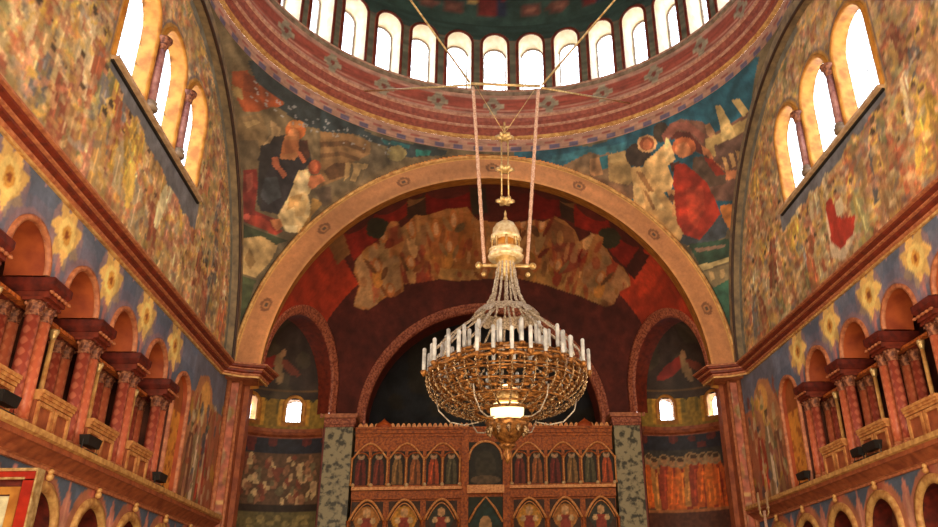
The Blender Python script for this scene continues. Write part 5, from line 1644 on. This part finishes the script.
# crown: domed tempietto
CROWN = mat('pale_crown_gilding', (250, 236, 200), (214, 180, 124), 10, .35, .3, .3)
o = MB().lathe([(.29, 8.28), (.3, 8.33), (.27, 8.38), (.25, 8.5), (.18, 8.62), (.08, 8.69), (.001, 8.71)], c0, 18, fr=lambda a, z: 1 + .04 * cos(9 * a)).build('crown_dome', CROWN, t, True)
MB().lathe([(.02, 8.68), (.045, 8.75), (.02, 8.8), (.03, 8.85), (.001, 8.95)], c0, 8).build('finial', GILTP, o, True)
MB().lathe([(.33, 7.88), (.35, 7.93), (.31, 7.97), (.31, 8.02), (.34, 8.05)], c0, 18).build('crown_base', CROWN, t, True)
for k in range(8):
    a = k * PI / 4
    MB().lathe([(.03, 8.03), (.022, 8.1), (.022, 8.24), (.035, 8.29)], P3(.26, a, 0), 6).build('crown_post', GILTP, t, True)
MB().lathe([(.16, 8.02), (.18, 8.3)], c0, 10).build('crown_lantern', GOLDP, t, True)
MB().lathe([(.15, 7.5), (.19, 7.6), (.17, 7.75), (.21, 7.88)], c0, 14).build('crown_neck', GILTP, t, True)
# flaring strands
NS = 14
for k in range(NS):
    a = 2 * PI * (k + .5) / NS
    prof = [(.14, 7.9), (.19, 7.5), (.26, 7.15), (.38, 6.9), (.56, 6.68), (.85, 6.45), (1.12, 6.22), (1.32, 5.98), (1.42, 5.7)]
    mb = MB()
    pts = []
    for i in range(len(prof) - 1):
        for q in range(4):
            f = q / 4
            pts.append(P3(prof[i][0] * (1 - f) + prof[i + 1][0] * f, a, prof[i][1] * (1 - f) + prof[i + 1][1] * f))
    pts.append(P3(prof[-1][0], a, prof[-1][1]))
    mb.tube(pts, [.027 if i % 2 else .016 for i in range(len(pts))], 6)
    mb.build('crystal_strand', SILVER, t, True)
# lace collar
mb = MB()
n = 96
mb.loft([[P3(.46 + .02 * cos(12 * 2 * PI * k / n), 2 * PI * k / n, 6.86), P3(.55, 2 * PI * k / n, 6.8), P3(.64, 2 * PI * k / n, 6.7 - .05 * abs(sin(8 * 2 * PI * k / n)))] for k in range(n)], cv=True)
mb.build('lace_collar', SILVER, t, True)
# tiers of candle tubes on gilt rings, with scrolling arms
def ringtube(mb, r, z, w_, n=72, wob=0.0, fq=24):
    mb.tube([P3(r, 2 * PI * k / n, z + wob * sin(fq * 2 * PI * k / n)) for k in range(n)], w_, 6, closed=True)
mb = MB(); ringtube(mb, 1.38, 5.68, .025); ringtube(mb, 1.42, 5.58, .035, 96, .02, 24); ringtube(mb, 1.36, 5.46, .02)
mb.build('outer_ring', GILT, t, True)
mb = MB(); ringtube(mb, 1.08, 5.85, .03); ringtube(mb, 1.05, 5.7, .03)
mb.build('inner_ring', GILT, t, True)
mb = MB(); ringtube(mb, .72, 5.95, .03)
mb.build('centre_ring', GILT, t, True)
cnd = 0
for r, z, n, h in ((1.44, 5.62, 30, .42), (1.14, 5.84, 20, .44), (.74, 5.96, 12, .44)):
    for k in range(n):
        a = 2 * PI * (k + .5) / n
        rr = r + (.05 if k % 2 else -.03)
        q = P3(rr, a, z)
        o = MB().lathe([(.012, 0), (.03, .02), (.036, .08), (.036, h - .02), (.028, h), (.001, h + .015)], q, 8).build('candle_tube', TUBE, t, True)
        MB().lathe([(.01, -.1), (.05, -.04), (.065, .0), (.04, .02)], q, 8).build('candle_cup', GILT, o, True)
for k in range(16):
    a = 2 * PI * k / 16
    pts = [P3(r, a, z) for r, z in ((.2, 5.3), (.5, 5.2), (.8, 5.3), (1.05, 5.62), (1.25, 5.66), (1.42, 5.6))]
    MB().tube(pts, .028, 6).build('arm', GILT, t, True)
# gilt openwork basket
nb = 24
for k in range(nb):
    a = 2 * PI * k / nb
    for (r, z, rad) in ((1.32, 5.52, .075), (1.18, 5.36, .07), (1.04, 5.2, .065)):
        b = a + (PI / nb if rad == .075 else 0)
        tx = (-sin(b), cos(b))
        MB().tube([(CX + r * cos(b) + tx[0] * q * cos(c), CY + r * sin(b) + tx[1] * q * cos(c), z + q * sin(c)) for c, q in [(4.2 * PI * i / 16, rad * (1.1 - .75 * i / 16)) for i in range(17)]], .02, 5).build('scroll', GILT, t, True)
def lace(ang, z): return 1 + .03 * cos(36 * ang)
mb = MB()
ringtube(mb, 1.3, 5.42, .02); ringtube(mb, 1.16, 5.26, .02); ringtube(mb, 1.12, 5.04, .02); ringtube(mb, .85, 4.95, .018); ringtube(mb, .56, 4.92, .03)
mb.build('basket_ring', GILT, t, True)
# crystal bead nets between the rings
for (r0, z0, r1, z1, n, sag, nm, m) in ((1.44, 5.55, 1.1, 5.04, 44, .06, 'bead_string', CRYST), (1.12, 5.04, .56, 4.92, 24, .03, 'bead_string', CRYST), (1.06, 5.8, .75, 5.9, 18, .1, 'bead_string', SILVER)):
    for k in range(n):
        a = 2 * PI * k / n
        mb = MB()
        thr = [(r0 + (r1 - r0) * (i / 8) ** 1.2 + sag * sin(PI * i / 8), z0 + (z1 - z0) * i / 8 - sag * sin(PI * i / 8)) for i in range(9)]
        mb.tube([P3(q[0], a, q[1]) for q in thr], .009, 4)
        for i in range(8):
            f = (i + .5) / 8
            r = r0 + (r1 - r0) * f ** 1.2 + sag * sin(PI * f)
            z = z0 + (z1 - z0) * f - sag * sin(PI * f)
            q = P3(r, a, z)
            b0 = len(mb.v); s_ = .024
            mb.v += [(q[0] + s_, q[1], q[2]), (q[0], q[1] + s_, q[2]), (q[0] - s_, q[1], q[2]), (q[0], q[1] - s_, q[2]), (q[0], q[1], q[2] + s_ * 1.3), (q[0], q[1], q[2] - s_ * 1.5)]
            mb.f += [[b0 + i0, b0 + i1, b0 + tt] if tt == 4 else [b0 + i1, b0 + i0, b0 + tt] for tt in (4, 5) for i0, i1 in ((0, 1), (1, 2), (2, 3), (3, 0))]
        mb.build(nm, m, t)
# pale glass cylinder, lit bowl, lower dish with pendants
MB().lathe([(.2, 5.1), (.22, 5.2), (.18, 5.35), (.1, 5.4)], c0, 18).build('centre_vase', GILTP, t, True)
MB().lathe([(.05, 4.8), (.22, 4.82), (.29, 4.87), (.3, 4.98), (.27, 5.05), (.15, 5.08)], c0, 22).build('lit_bowl', LAMPGL, t, True)
mb = MB().lathe([(.04, 4.36), (.14, 4.4), (.24, 4.52), (.34, 4.66), (.38, 4.74), (.34, 4.76), (.2, 4.72), (.1, 4.74)], c0, 24, fr=lambda a, z: 1 + .05 * cos(12 * a))
mb.build('lower_dish', GILT, t, True)
MB().lathe([(.001, 4.02), (.05, 4.1), (.08, 4.18), (.05, 4.26), (.12, 4.3), (.16, 4.36)], c0, 12).build('bottom_pendant', GILT, t, True)
for k in range(12):
    a = 2 * PI * k / 12
    MB().lathe([(.001, -.18), (.035, -.12), (.045, -.06), (.01, 0)], P3(.34, a, 4.68), 6).build('pendant_drop', CRYST, t, True)
for k in range(6):
    a = 2 * PI * k / 6
    pts = [P3(r, a, z) for r, z in ((1.25, 5.15), (1.2, 4.95), (1.0, 4.75), (.75, 4.7), (.5, 4.75))]
    MB().tube(pts, .013, 5).build('loop_wire', SILVER, t, True)
t.location.z = 1.105 * 4.1 - .1
t.scale = (1.105, 1.105, 1.105)
l = bpy.data.lights.new('chandelier_lamp', 'POINT')
l.energy = 22; l.color = (1, .66, .34); l.shadow_soft_size = .15
o = bpy.data.objects.new('chandelier_lamp', l); COL.objects.link(o); o.location = (CX, CY, 6.05)
